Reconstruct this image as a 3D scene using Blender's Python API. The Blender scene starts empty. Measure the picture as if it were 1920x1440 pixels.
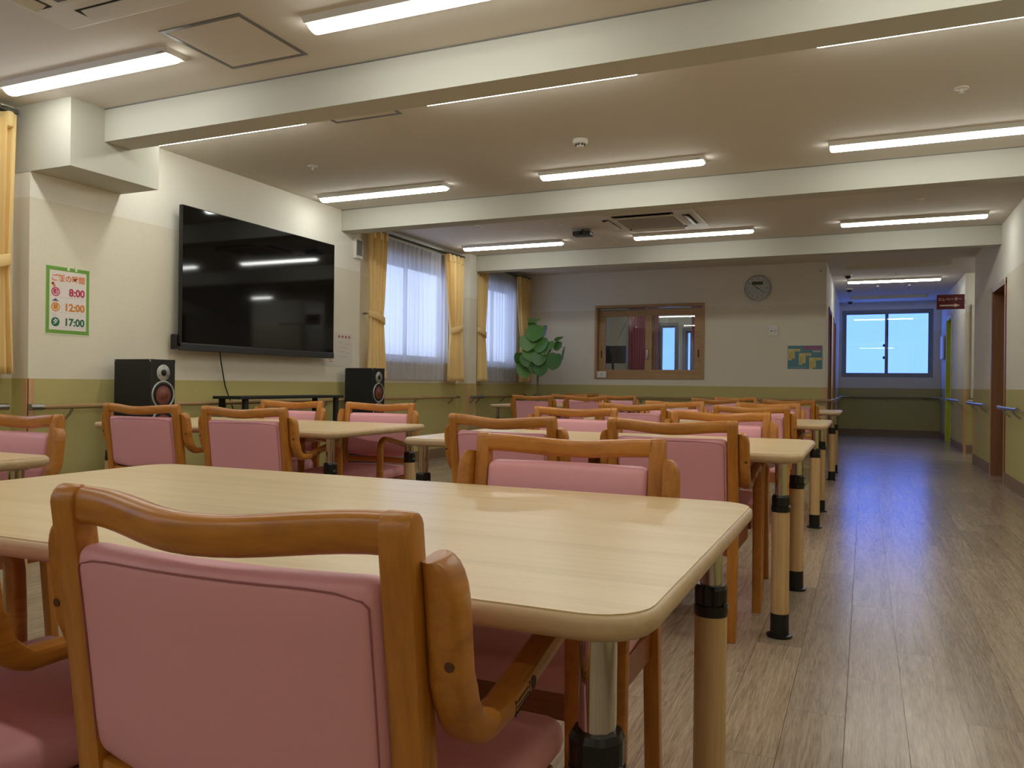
import bpy, bmesh, math, random
from mathutils import Matrix, Vector
random.seed(7)
PI = math.pi
sc = bpy.context.scene
COL = sc.collection

# ------------------------------------------------------------------ camera
cam_d = bpy.data.cameras.new('camera')
cam_d.sensor_width = 36.0
cam_d.lens = 36.0 * 1500.3 / 1920.0
cam_d.clip_start = 0.02
cam = bpy.data.objects.new('camera', cam_d)
COL.objects.link(cam)
YAW, PITCH, ROLL, EYE = 0.4154958, -0.0000983, -0.01130195, 0.93
_f = Vector((-math.sin(YAW) * math.cos(PITCH), math.cos(YAW) * math.cos(PITCH), math.sin(PITCH)))
_r = Vector((math.cos(YAW), math.sin(YAW), 0))
_d = _f.cross(_r)
_r2 = math.cos(ROLL) * _r + math.sin(ROLL) * _d
_d2 = -math.sin(ROLL) * _r + math.cos(ROLL) * _d
_m = Matrix((_r2, -_d2, -_f)).transposed().to_4x4()
_m.translation = (0, 0, EYE)
cam.matrix_world = _m
sc.camera = cam

# ------------------------------------------------------------------ world, exposure
LAMP = 11.2           # emission of the ceiling lamp diffusers
SKY = 1.9            # overcast blue evening sky
w = bpy.data.worlds.new('sky'); sc.world = w; w.use_nodes = True
bg = w.node_tree.nodes['Background']
bg.inputs[0].default_value = (0.57, 0.70, 1.0, 1)
bg.inputs[1].default_value = SKY
sc.view_settings.view_transform = 'Standard'
sc.view_settings.look = 'None'
sc.view_settings.exposure = 1.0
sc.view_settings.gamma = 1.0
sc.view_settings.use_curve_mapping = False
try:
    sc.cycles.use_denoising = True
    sc.cycles.use_adaptive_sampling = True
    sc.cycles.adaptive_threshold = 0.05
    sc.cycles.max_bounces = 7
    sc.cycles.diffuse_bounces = 5
    sc.cycles.glossy_bounces = 3
    sc.cycles.transmission_bounces = 6
    sc.cycles.transparent_max_bounces = 12
    sc.cycles.caustics_reflective = False
    sc.cycles.caustics_refractive = False
    sc.cycles.sample_clamp_indirect = 10.0
except Exception:
    pass

# ------------------------------------------------------------------ materials
def lin(c):
    o = []
    for v in c[:3]:
        v = v / 255.0
        o.append(v / 12.92 if v <= 0.04045 else ((v + 0.055) / 1.055) ** 2.4)
    return (o[0], o[1], o[2], 1.0)

def mat(name, col, rough=0.6, metal=0.0, spec=0.5, emit=None, strength=0.0):
    m = bpy.data.materials.new(name); m.use_nodes = True
    b = m.node_tree.nodes['Principled BSDF']
    b.inputs['Base Color'].default_value = lin(col)
    b.inputs['Roughness'].default_value = rough
    b.inputs['Metallic'].default_value = metal
    b.inputs['Specular IOR Level'].default_value = spec
    if emit:
        b.inputs['Emission Color'].default_value = lin(emit)
        b.inputs['Emission Strength'].default_value = strength
    return m

def N(m, t):
    return m.node_tree.nodes.new(t)
def L(m, a, b):
    m.node_tree.links.new(a, b)
def bump(m, height, strength, dist=0.002):
    b = N(m, 'ShaderNodeBump'); b.inputs['Strength'].default_value = strength
    b.inputs['Distance'].default_value = dist
    L(m, height, b.inputs['Height'])
    L(m, b.outputs[0], m.node_tree.nodes['Principled BSDF'].inputs['Normal'])
def ramp(m, fac, stops):
    r = N(m, 'ShaderNodeValToRGB')
    els = r.color_ramp.elements
    while len(els) > 1: els.remove(els[-1])
    els[0].position = stops[0][0]; els[0].color = lin(stops[0][1])
    for p, c in stops[1:]:
        e = els.new(p); e.color = lin(c)
    L(m, fac, r.inputs[0])
    return r

def noise_node(m, vec, scale, detail=4, rough=0.55, dist=0.0):
    n = N(m, 'ShaderNodeTexNoise')
    n.inputs['Scale'].default_value = scale
    n.inputs['Detail'].default_value = detail
    n.inputs['Roughness'].default_value = rough
    n.inputs['Distortion'].default_value = dist
    L(m, vec, n.inputs['Vector'])
    return n

def wood(name, c_dark, c_mid, c_light, axis='Z', scale=26.0, stretch=0.07, rough=0.35, spec=0.5, per_object=True):
    m = mat(name, c_mid, rough, spec=spec)
    tc = N(m, 'ShaderNodeTexCoord')
    mp = N(m, 'ShaderNodeMapping')
    s = {'X': (stretch, 1, 1), 'Y': (1, stretch, 1), 'Z': (1, 1, stretch)}[axis]
    mp.inputs['Scale'].default_value = s
    L(m, tc.outputs['Object'], mp.inputs['Vector'])
    src = mp.outputs[0]
    if per_object:
        oi = N(m, 'ShaderNodeObjectInfo')
        mul = N(m, 'ShaderNodeMath'); mul.operation = 'MULTIPLY'; mul.inputs[1].default_value = 13.0
        L(m, oi.outputs['Random'], mul.inputs[0])
        ad = N(m, 'ShaderNodeVectorMath'); ad.operation = 'ADD'
        L(m, src, ad.inputs[0]); L(m, mul.outputs[0], ad.inputs[1])
        src = ad.outputs[0]
    n1 = noise_node(m, src, scale, 5, 0.6, 0.6)
    n2 = noise_node(m, src, scale * 4.5, 3, 0.6)
    mx = N(m, 'ShaderNodeMath'); mx.operation = 'MULTIPLY_ADD'
    mx.inputs[1].default_value = 0.35
    L(m, n2.outputs[0], mx.inputs[0])
    m2 = N(m, 'ShaderNodeMath'); m2.operation = 'MULTIPLY'; m2.inputs[1].default_value = 0.65
    L(m, n1.outputs[0], m2.inputs[0]); L(m, m2.outputs[0], mx.inputs[2])
    r = ramp(m, mx.outputs[0], [(0.30, c_dark), (0.5, c_mid), (0.70, c_light)])
    L(m, r.outputs[0], m.node_tree.nodes['Principled BSDF'].inputs['Base Color'])
    bump(m, mx.outputs[0], 0.08, 0.001)
    return m

def wall_mat(name, low, mid, high, z1=0.93, z2=2.05):
    m = mat(name, mid, 0.85, spec=0.25)
    g = N(m, 'ShaderNodeNewGeometry')
    sp = N(m, 'ShaderNodeSeparateXYZ'); L(m, g.outputs['Position'], sp.inputs[0])
    a = N(m, 'ShaderNodeMath'); a.operation = 'GREATER_THAN'; a.inputs[1].default_value = z1
    b = N(m, 'ShaderNodeMath'); b.operation = 'GREATER_THAN'; b.inputs[1].default_value = z2
    L(m, sp.outputs[2], a.inputs[0]); L(m, sp.outputs[2], b.inputs[0])
    x1 = N(m, 'ShaderNodeMix'); x1.data_type = 'RGBA'
    x1.inputs[6].default_value = lin(low); x1.inputs[7].default_value = lin(mid)
    x2 = N(m, 'ShaderNodeMix'); x2.data_type = 'RGBA'; x2.inputs[7].default_value = lin(high)
    L(m, a.outputs[0], x1.inputs[0]); L(m, x1.outputs[2], x2.inputs[6]); L(m, b.outputs[0], x2.inputs[0])
    n = noise_node(m, g.outputs['Position'], 260, 3)
    hs = N(m, 'ShaderNodeMix'); hs.data_type = 'RGBA'; hs.blend_type = 'MULTIPLY'
    r = ramp(m, n.outputs[0], [(0.3, (240, 240, 240)), (0.7, (255, 255, 255))])
    hs.inputs[0].default_value = 1.0
    L(m, x2.outputs[2], hs.inputs[6]); L(m, r.outputs[0], hs.inputs[7])
    L(m, hs.outputs[2], m.node_tree.nodes['Principled BSDF'].inputs['Base Color'])
    bump(m, n.outputs[0], 0.25, 0.0015)
    return m

M = {}
M['wall'] = wall_mat('wallpaper', (196, 184, 122), (231, 223, 203), (241, 237, 225))
M['ceiling'] = mat('ceiling_paper', (212, 204, 192), 0.9, spec=0.2)
_g = N(M['ceiling'], 'ShaderNodeNewGeometry')
bump(M['ceiling'], noise_node(M['ceiling'], _g.outputs['Position'], 180, 3).outputs[0], 0.2, 0.0015)
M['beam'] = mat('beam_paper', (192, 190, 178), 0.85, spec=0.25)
M['base'] = mat('baseboard_vinyl', (140, 116, 92), 0.6)
M['guard'] = wood('corner_guard_wood', (196, 148, 106), (208, 160, 116), (218, 172, 130), 'Z', 30)
M['chair_z'] = wood('chair_wood_upright', (152, 94, 30), (180, 116, 42), (198, 132, 54), 'Z', 30, 0.06, 0.33)
M['chair_x'] = wood('chair_wood_rail', (158, 98, 34), (184, 119, 45), (200, 135, 57), 'X', 30, 0.06, 0.30)
M['chair_y'] = wood('chair_wood_arm', (152, 94, 32), (178, 115, 43), (196, 130, 54), 'Y', 30, 0.06, 0.33)
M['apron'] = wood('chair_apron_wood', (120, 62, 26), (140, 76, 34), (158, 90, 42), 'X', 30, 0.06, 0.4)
M['table_top'] = wood('table_laminate', (206, 178, 130), (220, 194, 148), (230, 206, 164), 'X', 20, 0.035, 0.28, per_object=True)
M['table_edge'] = wood('table_edge_band', (186, 158, 118), (198, 170, 130), (208, 182, 142), 'X', 30, 0.03, 0.45)
M['table_leg'] = wood('table_leg_laminate', (188, 152, 102), (202, 168, 118), (214, 180, 132), 'Z', 60, 0.02, 0.45)
M['door_wood'] = wood('door_wood', (112, 72, 40), (128, 84, 50), (142, 96, 60), 'Z', 16, 0.05, 0.45)
M['frame_wood'] = wood('hatch_frame_wood', (158, 122, 80), (172, 136, 92), (186, 148, 104), 'X', 22, 0.06, 0.45)
M['rail_wood'] = wood('handrail_wood', (150, 118, 76), (168, 136, 92), (182, 150, 106), 'Y', 30, 0.05, 0.4)
M['black'] = mat('black_plastic', (14, 14, 15), 0.35)
M['black_matte'] = mat('black_vinyl_wrap', (20, 19, 18), 0.6)
M['chrome'] = mat('chrome', (205, 203, 198), 0.12, 1.0)
M['steel'] = mat('brushed_steel', (170, 168, 164), 0.35, 1.0)
M['grey_metal'] = mat('grey_metal', (120, 118, 112), 0.4, 0.8)
M['alu'] = mat('window_aluminium', (128, 132, 140), 0.45, 0.5)
M['white'] = mat('white_plastic', (226, 224, 216), 0.5)
M['panel'] = mat('fixture_white_steel', (214, 210, 200), 0.5)
M['off_lens'] = mat('unlit_diffuser', (216, 214, 206), 0.5)
M['lens'] = mat('lit_diffuser', (250, 250, 246), 0.5, emit=(251, 254, 247), strength=LAMP)
M['paper'] = mat('paper', (228, 224, 216), 0.8)
M['grille'] = mat('grille_grey', (112, 108, 100), 0.7)
M['dark'] = mat('dark_slot', (22, 20, 18), 0.8)
M['grey_line'] = mat('grey_trim', (120, 118, 116), 0.5, 0.3)
M['yellow'] = mat('yellow_curtain', (255, 230, 168), 0.85, spec=0.2)
_nt = M['yellow'].node_tree
_tl = _nt.nodes.new('ShaderNodeBsdfTranslucent'); _tl.inputs[0].default_value = lin((255, 230, 168))
_mx = _nt.nodes.new('ShaderNodeMixShader'); _mx.inputs[0].default_value = 0.3
_nt.links.new(_nt.nodes['Principled BSDF'].outputs[0], _mx.inputs[1]); _nt.links.new(_tl.outputs[0], _mx.inputs[2])
_nt.links.new(_mx.outputs[0], _nt.nodes['Material Output'].inputs[0])
M['pinkcurtain'] = mat('rose_curtain', (190, 112, 126), 0.85, spec=0.2)
M['screen'] = mat('tv_glass', (4, 4, 5), 0.05)
M['leaf'] = mat('leaf', (58, 104, 42), 0.4)
_n = N(M['leaf'], 'ShaderNodeObjectInfo')
_r = ramp(M['leaf'], _n.outputs['Random'], [(0.0, (62, 104, 44)), (0.5, (84, 134, 58)), (1.0, (106, 154, 76))])
L(M['leaf'], _r.outputs[0], M['leaf'].node_tree.nodes['Principled BSDF'].inputs['Base Color'])
M['trunk'] = mat('trunk', (120, 104, 84), 0.8)
M['pot'] = mat('pot', (214, 208, 196), 0.5)
M['soil'] = mat('soil', (60, 44, 32), 0.95)
M['cone'] = mat('speaker_cone', (112, 58, 46), 0.4)
M['silver'] = mat('silver_ring', (176, 176, 172), 0.35, 0.6)
M['lime'] = mat('lime_door', (196, 200, 40), 0.5)
M['red_sign'] = mat('maroon_sign', (92, 20, 30), 0.3)
M['tile_dark'] = mat('hole', (88, 50, 20), 0.7)

# pink vinyl upholstery
def vinyl(name, c, rough):
    m = mat(name, c, rough, spec=0.4)
    tc = N(m, 'ShaderNodeTexCoord')
    n = noise_node(m, tc.outputs['Object'], 420, 2)
    bump(m, n.outputs[0], 0.18, 0.0006)
    return m
M['pink'] = vinyl('pink_vinyl', (222, 158, 163), 0.42)
M['seam'] = mat('pink_seam', (158, 94, 98), 0.6)

# thin glass: transparent with a fresnel coat
def thin_glass(name, tint=(1, 1, 1), ior=1.45):
    m = bpy.data.materials.new(name); m.use_nodes = True
    nt = m.node_tree; nt.nodes.clear()
    o = nt.nodes.new('ShaderNodeOutputMaterial')
    t = nt.nodes.new('ShaderNodeBsdfTransparent'); t.inputs[0].default_value = (*tint, 1)
    g = nt.nodes.new('ShaderNodeBsdfGlossy'); g.inputs['Roughness'].default_value = 0.0
    geo = nt.nodes.new('ShaderNodeNewGeometry')
    dt = nt.nodes.new('ShaderNodeVectorMath'); dt.operation = 'DOT_PRODUCT'
    nt.links.new(geo.outputs['Normal'], dt.inputs[0]); nt.links.new(geo.outputs['Incoming'], dt.inputs[1])
    def mth(op, a_, b_=None):
        n_ = nt.nodes.new('ShaderNodeMath'); n_.operation = op
        for k_, v_ in enumerate((a_, b_)):
            if v_ is None: continue
            if isinstance(v_, (int, float)): n_.inputs[k_].default_value = v_
            else: nt.links.new(v_, n_.inputs[k_])
        return n_.outputs[0]
    ref = mth('ADD', mth('MULTIPLY', mth('POWER', mth('SUBTRACT', 1.0, mth('ABSOLUTE', dt.outputs['Value'])), 5.0), .96), .035)
    mx = nt.nodes.new('ShaderNodeMixShader')
    nt.links.new(ref, mx.inputs[0]); nt.links.new(t.outputs[0], mx.inputs[1])
    nt.links.new(g.outputs[0], mx.inputs[2]); nt.links.new(mx.outputs[0], o.inputs[0])
    return m
M['glass'] = thin_glass('window_glass', (0.93, 0.95, 0.96))
M['tint_glass'] = thin_glass('sky_tint_glass', (0.40, 0.53, 0.95))  # blue tint put into the panes to dim and colour the sky

def sheer(name):
    m = bpy.data.materials.new(name); m.use_nodes = True
    nt = m.node_tree; nt.nodes.clear()
    o = nt.nodes.new('ShaderNodeOutputMaterial')
    t = nt.nodes.new('ShaderNodeBsdfTransparent')
    d = nt.nodes.new('ShaderNodeBsdfDiffuse'); d.inputs[0].default_value = lin((232, 230, 232))
    tl = nt.nodes.new('ShaderNodeBsdfTranslucent'); tl.inputs[0].default_value = lin((186, 184, 196))
    a = nt.nodes.new('ShaderNodeMixShader'); a.inputs[0].default_value = 0.5
    b = nt.nodes.new('ShaderNodeMixShader'); b.inputs[0].default_value = 0.84
    nt.links.new(d.outputs[0], a.inputs[1]); nt.links.new(tl.outputs[0], a.inputs[2])
    nt.links.new(t.outputs[0], b.inputs[1]); nt.links.new(a.outputs[0], b.inputs[2])
    nt.links.new(b.outputs[0], o.inputs[0])
    return m
M['sheer'] = sheer('sheer_lace')

def floor_mat(along=(1, 0.05, 1)):
    m = mat('vinyl_plank', (140, 120, 98), 0.23, spec=0.8)
    bs = m.node_tree.nodes['Principled BSDF']
    g = N(m, 'ShaderNodeNewGeometry')
    oi = N(m, 'ShaderNodeObjectInfo')
    ad = N(m, 'ShaderNodeMath'); ad.operation = 'ADD'
    L(m, g.outputs['Random Per Island'], ad.inputs[0]); L(m, oi.outputs['Random'], ad.inputs[1])
    fr = N(m, 'ShaderNodeMath'); fr.operation = 'FRACT'; L(m, ad.outputs[0], fr.inputs[0])
    off = N(m, 'ShaderNodeMath'); off.operation = 'MULTIPLY'; off.inputs[1].default_value = 37.0
    L(m, fr.outputs[0], off.inputs[0])
    va = N(m, 'ShaderNodeVectorMath'); va.operation = 'ADD'
    L(m, g.outputs['Position'], va.inputs[0]); L(m, off.outputs[0], va.inputs[1])
    mp = N(m, 'ShaderNodeMapping'); mp.inputs['Scale'].default_value = along
    L(m, va.outputs[0], mp.inputs['Vector'])
    n1 = noise_node(m, mp.outputs[0], 14, 3, 0.5, 1.2)
    # cathedral rings from the distorted noise
    wv = N(m, 'ShaderNodeMath'); wv.operation = 'MULTIPLY'; wv.inputs[1].default_value = 26.0
    L(m, n1.outputs[0], wv.inputs[0])
    sn = N(m, 'ShaderNodeMath'); sn.operation = 'SINE'; L(m, wv.outputs[0], sn.inputs[0])
    n2 = noise_node(m, mp.outputs[0], 230, 4, 0.65)
    s1 = N(m, 'ShaderNodeMath'); s1.operation = 'MULTIPLY_ADD'; s1.inputs[1].default_value = 0.07
    L(m, sn.outputs[0], s1.inputs[0]); L(m, n2.outputs[0], s1.inputs[2])
    r = ramp(m, s1.outputs[0], [(0.28, (138, 119, 99)), (0.5, (164, 146, 125)), (0.74, (186, 170, 149))])
    tint = ramp(m, fr.outputs[0], [(0.0, (226, 224, 222)), (0.5, (246, 243, 240)), (1.0, (255, 252, 248))])
    mx = N(m, 'ShaderNodeMix'); mx.data_type = 'RGBA'; mx.blend_type = 'MULTIPLY'; mx.inputs[0].default_value = 1
    L(m, r.outputs[0], mx.inputs[6]); L(m, tint.outputs[0], mx.inputs[7])
    L(m, mx.outputs[2], bs.inputs['Base Color'])
    return m
M['floor'] = floor_mat()
M['floor_cross'] = floor_mat((0.05, 1, 1))
M['floor_base'] = mat('floor_joint', (96, 80, 64), 0.7)

# ------------------------------------------------------------------ mesh helpers
class MB:
    def __init__(s): s.v = []; s.f = []
    def add(s, vs, fs):
        k = len(s.v); s.v += [tuple(p) for p in vs]; s.f += [tuple(i + k for i in q) for q in fs]; return s
    def box(s, a, b):
        x0, y0, z0 = a; x1, y1, z1 = b
        return s.add([(x0, y0, z0), (x1, y0, z0), (x1, y1, z0), (x0, y1, z0), (x0, y0, z1), (x1, y0, z1), (x1, y1, z1), (x0, y1, z1)],
                     [(3, 2, 1, 0), (4, 5, 6, 7), (0, 1, 5, 4), (1, 2, 6, 5), (2, 3, 7, 6), (3, 0, 4, 7)])
    def rbox(s, a, b, r, n=2, inner=1, fn=None):
        """box with rounded edges; inner grid steps per side so that fn can bend it"""
        c = [(a[i] + b[i]) / 2 for i in range(3)]; h = [(b[i] - a[i]) / 2 for i in range(3)]
        r = min(r, min(h) * 0.999)
        ins = inner if isinstance(inner, (tuple, list)) else (inner,) * 3
        def ticks(i):
            hi = h[i]; t = [-hi + r * (1 - math.cos(k / n * PI / 2)) * 1.0 for k in range(n)]
            m_ = [-(hi - r) + 2 * (hi - r) * k / ins[i] for k in range(ins[i] + 1)]
            return t + m_ + [-x for x in reversed(t)]
        T = [ticks(i) for i in range(3)]
        vs = {}; V = []; F = []
        def vert(p):
            q = [max(-(h[i] - r), min(h[i] - r, p[i])) for i in range(3)]
            d = [p[i] - q[i] for i in range(3)]; l = math.sqrt(sum(x * x for x in d))
            if l > 1e-9: q = [q[i] + d[i] / l * r for i in range(3)]
            key = tuple(round(x, 6) for x in p)
            if key not in vs:
                q = [q[i] + c[i] for i in range(3)]
                if fn: q = fn(*q)
                vs[key] = len(V); V.append(tuple(q))
            return vs[key]
        for ax in range(3):
            u, w_ = (ax + 1) % 3, (ax + 2) % 3
            for sgn in (-1, 1):
                for i in range(len(T[u]) - 1):
                    for j in range(len(T[w_]) - 1):
                        q = []
                        for (a_, b_) in ((i, j), (i + 1, j), (i + 1, j + 1), (i, j + 1)):
                            p = [0, 0, 0]; p[ax] = sgn * h[ax]; p[u] = T[u][a_]; p[w_] = T[w_][b_]
                            q.append(vert(p))
                        if len(set(q)) == 4: F.append(tuple(q if sgn > 0 else reversed(q)))
        return s.add(V, F)
    def cyl(s, c0, c1, r0, r1=None, n=16, caps=True):
        r1 = r0 if r1 is None else r1
        a, b = Vector(c0), Vector(c1); t = (b - a).normalized()
        u = t.orthogonal().normalized(); v = t.cross(u)
        vs = []
        for c, r in ((a, r0), (b, r1)):
            for k in range(n):
                th = 2 * PI * k / n; vs.append(c + u * math.cos(th) * r + v * math.sin(th) * r)
        fs = [(k, (k + 1) % n, n + (k + 1) % n, n + k) for k in range(n)]
        if caps: fs += [tuple(reversed(range(n))), tuple(range(n, 2 * n))]
        return s.add(vs, fs)
    def lathe(s, c, prof, axis='Z', n=24, ribs=0, rib=0.0):
        """prof: list of (radius, height) from one pole to the other, closed with caps"""
        vs = []; fs = []
        for r, hgt in prof:
            for k in range(n):
                th = 2 * PI * k / n
                rr = r + (rib if ribs and (k * ribs // n) % 2 else 0)
                x, y = rr * math.cos(th), rr * math.sin(th)
                if axis == 'Z': p = (c[0] + x, c[1] + y, c[2] + hgt)
                elif axis == 'X': p = (c[0] + hgt, c[1] + x, c[2] + y)
                else: p = (c[0] + y, c[1] + hgt, c[2] + x)
                vs.append(p)
        for i in range(len(prof) - 1):
            for k in range(n):
                fs.append((i * n + k, i * n + (k + 1) % n, (i + 1) * n + (k + 1) % n, (i + 1) * n + k))
        fs.append(tuple(reversed(range(n)))); fs.append(tuple(range((len(prof) - 1) * n, len(prof) * n)))
        return s.add(vs, fs)
    def sweep(s, path, prof, u_axis, closed=False):
        """prof points (u, v): u along u_axis, v along the in-plane normal"""
        P = [Vector(p) for p in path]; ua = Vector(u_axis); m = len(prof); vs = []; fs = []
        for i, p in enumerate(P):
            if closed: t = P[(i + 1) % len(P)] - P[i - 1]
            else: t = P[min(i + 1, len(P) - 1)] - P[max(i - 1, 0)]
            t.normalize(); nrm = t.cross(ua).normalized(); uu = nrm.cross(t).normalized()
            pr = prof(i / max(1, len(P) - 1)) if callable(prof) else prof
            m = len(pr)
            for (a, b) in pr: vs.append(p + uu * a + nrm * b)
        k = len(P)
        for i in range(k if closed else k - 1):
            j = (i + 1) % k
            for q in range(m):
                fs.append((i * m + q, i * m + (q + 1) % m, j * m + (q + 1) % m, j * m + q))
        if not closed:
            fs.append(tuple(reversed(range(m)))); fs.append(tuple(range((k - 1) * m, k * m)))
        return s.add(vs, fs)
    def tube(s, path, r, n=8, u_axis=(0, 0, 1), closed=False):
        return s.sweep(path, [(r * math.cos(2 * PI * k / n), r * math.sin(2 * PI * k / n)) for k in range(n)], u_axis, closed)
    def prism(s, poly, a, b, axis='Z'):
        """poly in the two other axes (cyclic order), extruded from a to b along axis"""
        n = len(poly); vs = []
        for h in (a, b):
            for (p, q) in poly:
                vs.append({'Z': (p, q, h), 'X': (h, p, q), 'Y': (q, h, p)}[axis])
        fs = [(k, (k + 1) % n, n + (k + 1) % n, n + k) for k in range(n)]
        fs += [tuple(reversed(range(n))), tuple(range(n, 2 * n))]
        return s.add(vs, fs)
    def mesh(s, name, smooth=0):
        me = bpy.data.meshes.new(name); me.from_pydata(s.v, [], s.f)
        bm = bmesh.new(); bm.from_mesh(me); bmesh.ops.recalc_face_normals(bm, faces=bm.faces)
        bm.to_mesh(me); bm.free()
        if smooth:
            for p in me.polygons: p.use_smooth = True
            try: me.set_sharp_from_angle(angle=math.radians(smooth))
            except Exception: pass
        me.update(); return me
    def build(s, name, m, parent=None, smooth=0, loc=None):
        o = bpy.data.objects.new(name, s.mesh(name, smooth)); COL.objects.link(o)
        o.data.materials.append(M[m] if isinstance(m, str) else m)
        if parent is not None: o.parent = parent
        if loc: o.location = loc
        return o

def rrect(w_, h_, r, n=3):
    """rounded rectangle profile centred on 0"""
    pts = []
    for cx, cy, a0 in ((w_/2-r, h_/2-r, 0), (-w_/2+r, h_/2-r, 90), (-w_/2+r, -h_/2+r, 180), (w_/2-r, -h_/2+r, 270)):
        for k in range(n + 1):
            a = math.radians(a0 + 90 * k / n); pts.append((cx + r * math.cos(a), cy + r * math.sin(a)))
    return pts

def tag(o, label=None, cat=None, group=None, kind=None):
    if label: o['label'] = label
    if cat: o['category'] = cat
    if group: o['group'] = group
    if kind: o['kind'] = kind
    return o
def thing(name, label, cat, loc=(0, 0, 0), rz=0.0, group=None):
    o = bpy.data.objects.new(name, None); COL.objects.link(o)
    o.empty_display_size = 0.1; o.location = loc; o.rotation_euler = (0, 0, rz)
    return tag(o, label, cat, group)
def struct(o, label=None):
    o['kind'] = 'structure'
    if label: o['label'] = label
    return o
def copy_tree(o, parent=None):
    c = o.copy(); COL.objects.link(c); c.parent = parent
    for ch in list(o.children): copy_tree(ch, c)
    return c

def wall_holes(name, axis, face, back, u0, u1, z0, z1, holes, m):
    """connected wall slab with rectangular openings. axis 'X': plane x=face, u is y; axis 'Y': plane y=face, u is x"""
    us = sorted(set([u0, u1] + [h[0] for h in holes] + [h[1] for h in holes]))
    zs = sorted(set([z0, z1] + [h[2] for h in holes] + [h[3] for h in holes]))
    idx = {}; V = []; F = []
    def v(i, j, k):
        if (i, j, k) not in idx:
            d = face if k == 0 else back
            idx[(i, j, k)] = len(V)
            V.append((d, us[i], zs[j]) if axis == 'X' else (us[i], d, zs[j]))
        return idx[(i, j, k)]
    def solid(i, j):
        if i < 0 or j < 0 or i >= len(us) - 1 or j >= len(zs) - 1: return False
        cu, cz = (us[i] + us[i+1]) / 2, (zs[j] + zs[j+1]) / 2
        return not any(h[0] < cu < h[1] and h[2] < cz < h[3] for h in holes)
    for i in range(len(us) - 1):
        for j in range(len(zs) - 1):
            if not solid(i, j): continue
            for k in (0, 1): F.append((v(i, j, k), v(i+1, j, k), v(i+1, j+1, k), v(i, j+1, k)))
            if not solid(i-1, j): F.append((v(i, j, 0), v(i, j+1, 0), v(i, j+1, 1), v(i, j, 1)))
            if not solid(i+1, j): F.append((v(i+1, j, 0), v(i+1, j+1, 0), v(i+1, j+1, 1), v(i+1, j, 1)))
            if not solid(i, j-1): F.append((v(i, j, 0), v(i+1, j, 0), v(i+1, j, 1), v(i, j, 1)))
            if not solid(i, j+1): F.append((v(i, j+1, 0), v(i+1, j+1, 0), v(i+1, j+1, 1), v(i, j+1, 1)))
    b = MB(); b.add(V, F)
    return b.build(name, m)

def place(o, u, v, n, p):
    """matrix with local x->u, y->v, z->n at p"""
    mt = Matrix((Vector(u), Vector(v), Vector(n))).transposed().to_4x4(); mt.translation = p
    return mt
def text(name, body, size, m, parent, mt, align='CENTER', bold=0.0):
    cu = bpy.data.curves.new(name, 'FONT'); cu.body = body; cu.size = size
    cu.align_x = align; cu.align_y = 'CENTER'; cu.extrude = 0.0004; cu.offset = bold
    cu.resolution_u = 3
    tmp = bpy.data.objects.new(name, cu); COL.objects.link(tmp)
    dg = bpy.context.evaluated_depsgraph_get()
    me = bpy.data.meshes.new_from_object(tmp.evaluated_get(dg))
    bpy.data.objects.remove(tmp); bpy.data.curves.remove(cu)
    me.transform(mt)
    o = bpy.data.objects.new(name, me); COL.objects.link(o); me.materials.clear(); me.materials.append(M[m] if isinstance(m, str) else m)
    if parent is not None: o.parent = parent
    return o
_cm = {}
def flat(c, rough=0.75):
    if c not in _cm: _cm[c] = mat('print_%d_%d_%d' % c, c, rough)
    return _cm[c]

# ------------------------------------------------------------------ room dimensions
XW, XT, XR = -4.86, -4.71, 1.26        # window wall, TV wall, right wall
YN, YB, YE = -2.6, 11.5, 17.32         # behind the viewer, back wall, corridor end
ZC = 2.615                             # ceiling
XCL, XCR = -0.485, 1.32                # corridor walls
YO, YL = 11.64, 13.3                   # lift lobby opening on the right

# ------------------------------------------------------------------ floor with planks
fl = struct(MB().box((XW - .2, YN - .2, -.12), (3.1, YE + .2, -.004)).build('floor', 'floor_base'), 'wood-look vinyl plank floor')
PW, PL = 0.1545, 0.93
import itertools
def proj(x, y, z=0.0):
    q = Vector((x, y, z - EYE)); a, b, c = q.dot(_r2), q.dot(_d2), q.dot(_f)
    if c < 0.05: return None
    return 960 + 1500.3 * a / c, 720 + 1500.3 * b / c, c
YX = 9.60       # the planks run across the room beyond this line
areas = ((XW, XR + .1, YN, YX, 0), (XW, XR + .1, YX, YB, 1), (XCL - .1, XCR + .1, YB, YE, 1), (XCR + .1, 3.0, YO, YL, 1))
cells = []
for (ax0, ax1, ay0, ay1, cross) in areas:
    u0, u1, v0, v1 = (ay0, ay1, ax0, ax1) if cross else (ax0, ax1, ay0, ay1)
    i = math.floor((u0 + .041) / PW)
    while -.041 + i * PW < u1:
        ua, ub = max(u0, -.041 + i * PW), min(u1, -.041 + (i + 1) * PW)
        va = math.floor(v0 / PL) * PL - PL + ((i * 0.37) % 1.0) * PL
        while va < v1:
            c0, c1 = max(va, v0), min(va + PL, v1); va += PL
            if ub - ua < .008 or c1 - c0 < .008: continue
            a0, a1, b0, b1 = (c0, c1, ua, ub) if cross else (ua, ub, c0, c1)
            p = proj((a0 + a1) / 2, (b0 + b1) / 2); s_ = 0.0
            if p and -60 < p[0] < 1980 and 700 < p[1] < 1560:
                s_ = (a1 - a0) * (b1 - b0) * 0.93 / p[2] ** 3
                if a1 < -0.55 and b0 < 10: s_ *= 0.12
            cells.append((s_, a0, a1, b0, b1, cross))
        i += 1
cells.sort(key=lambda c: -c[0])
G = 0.0005
shared = {}
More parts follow.
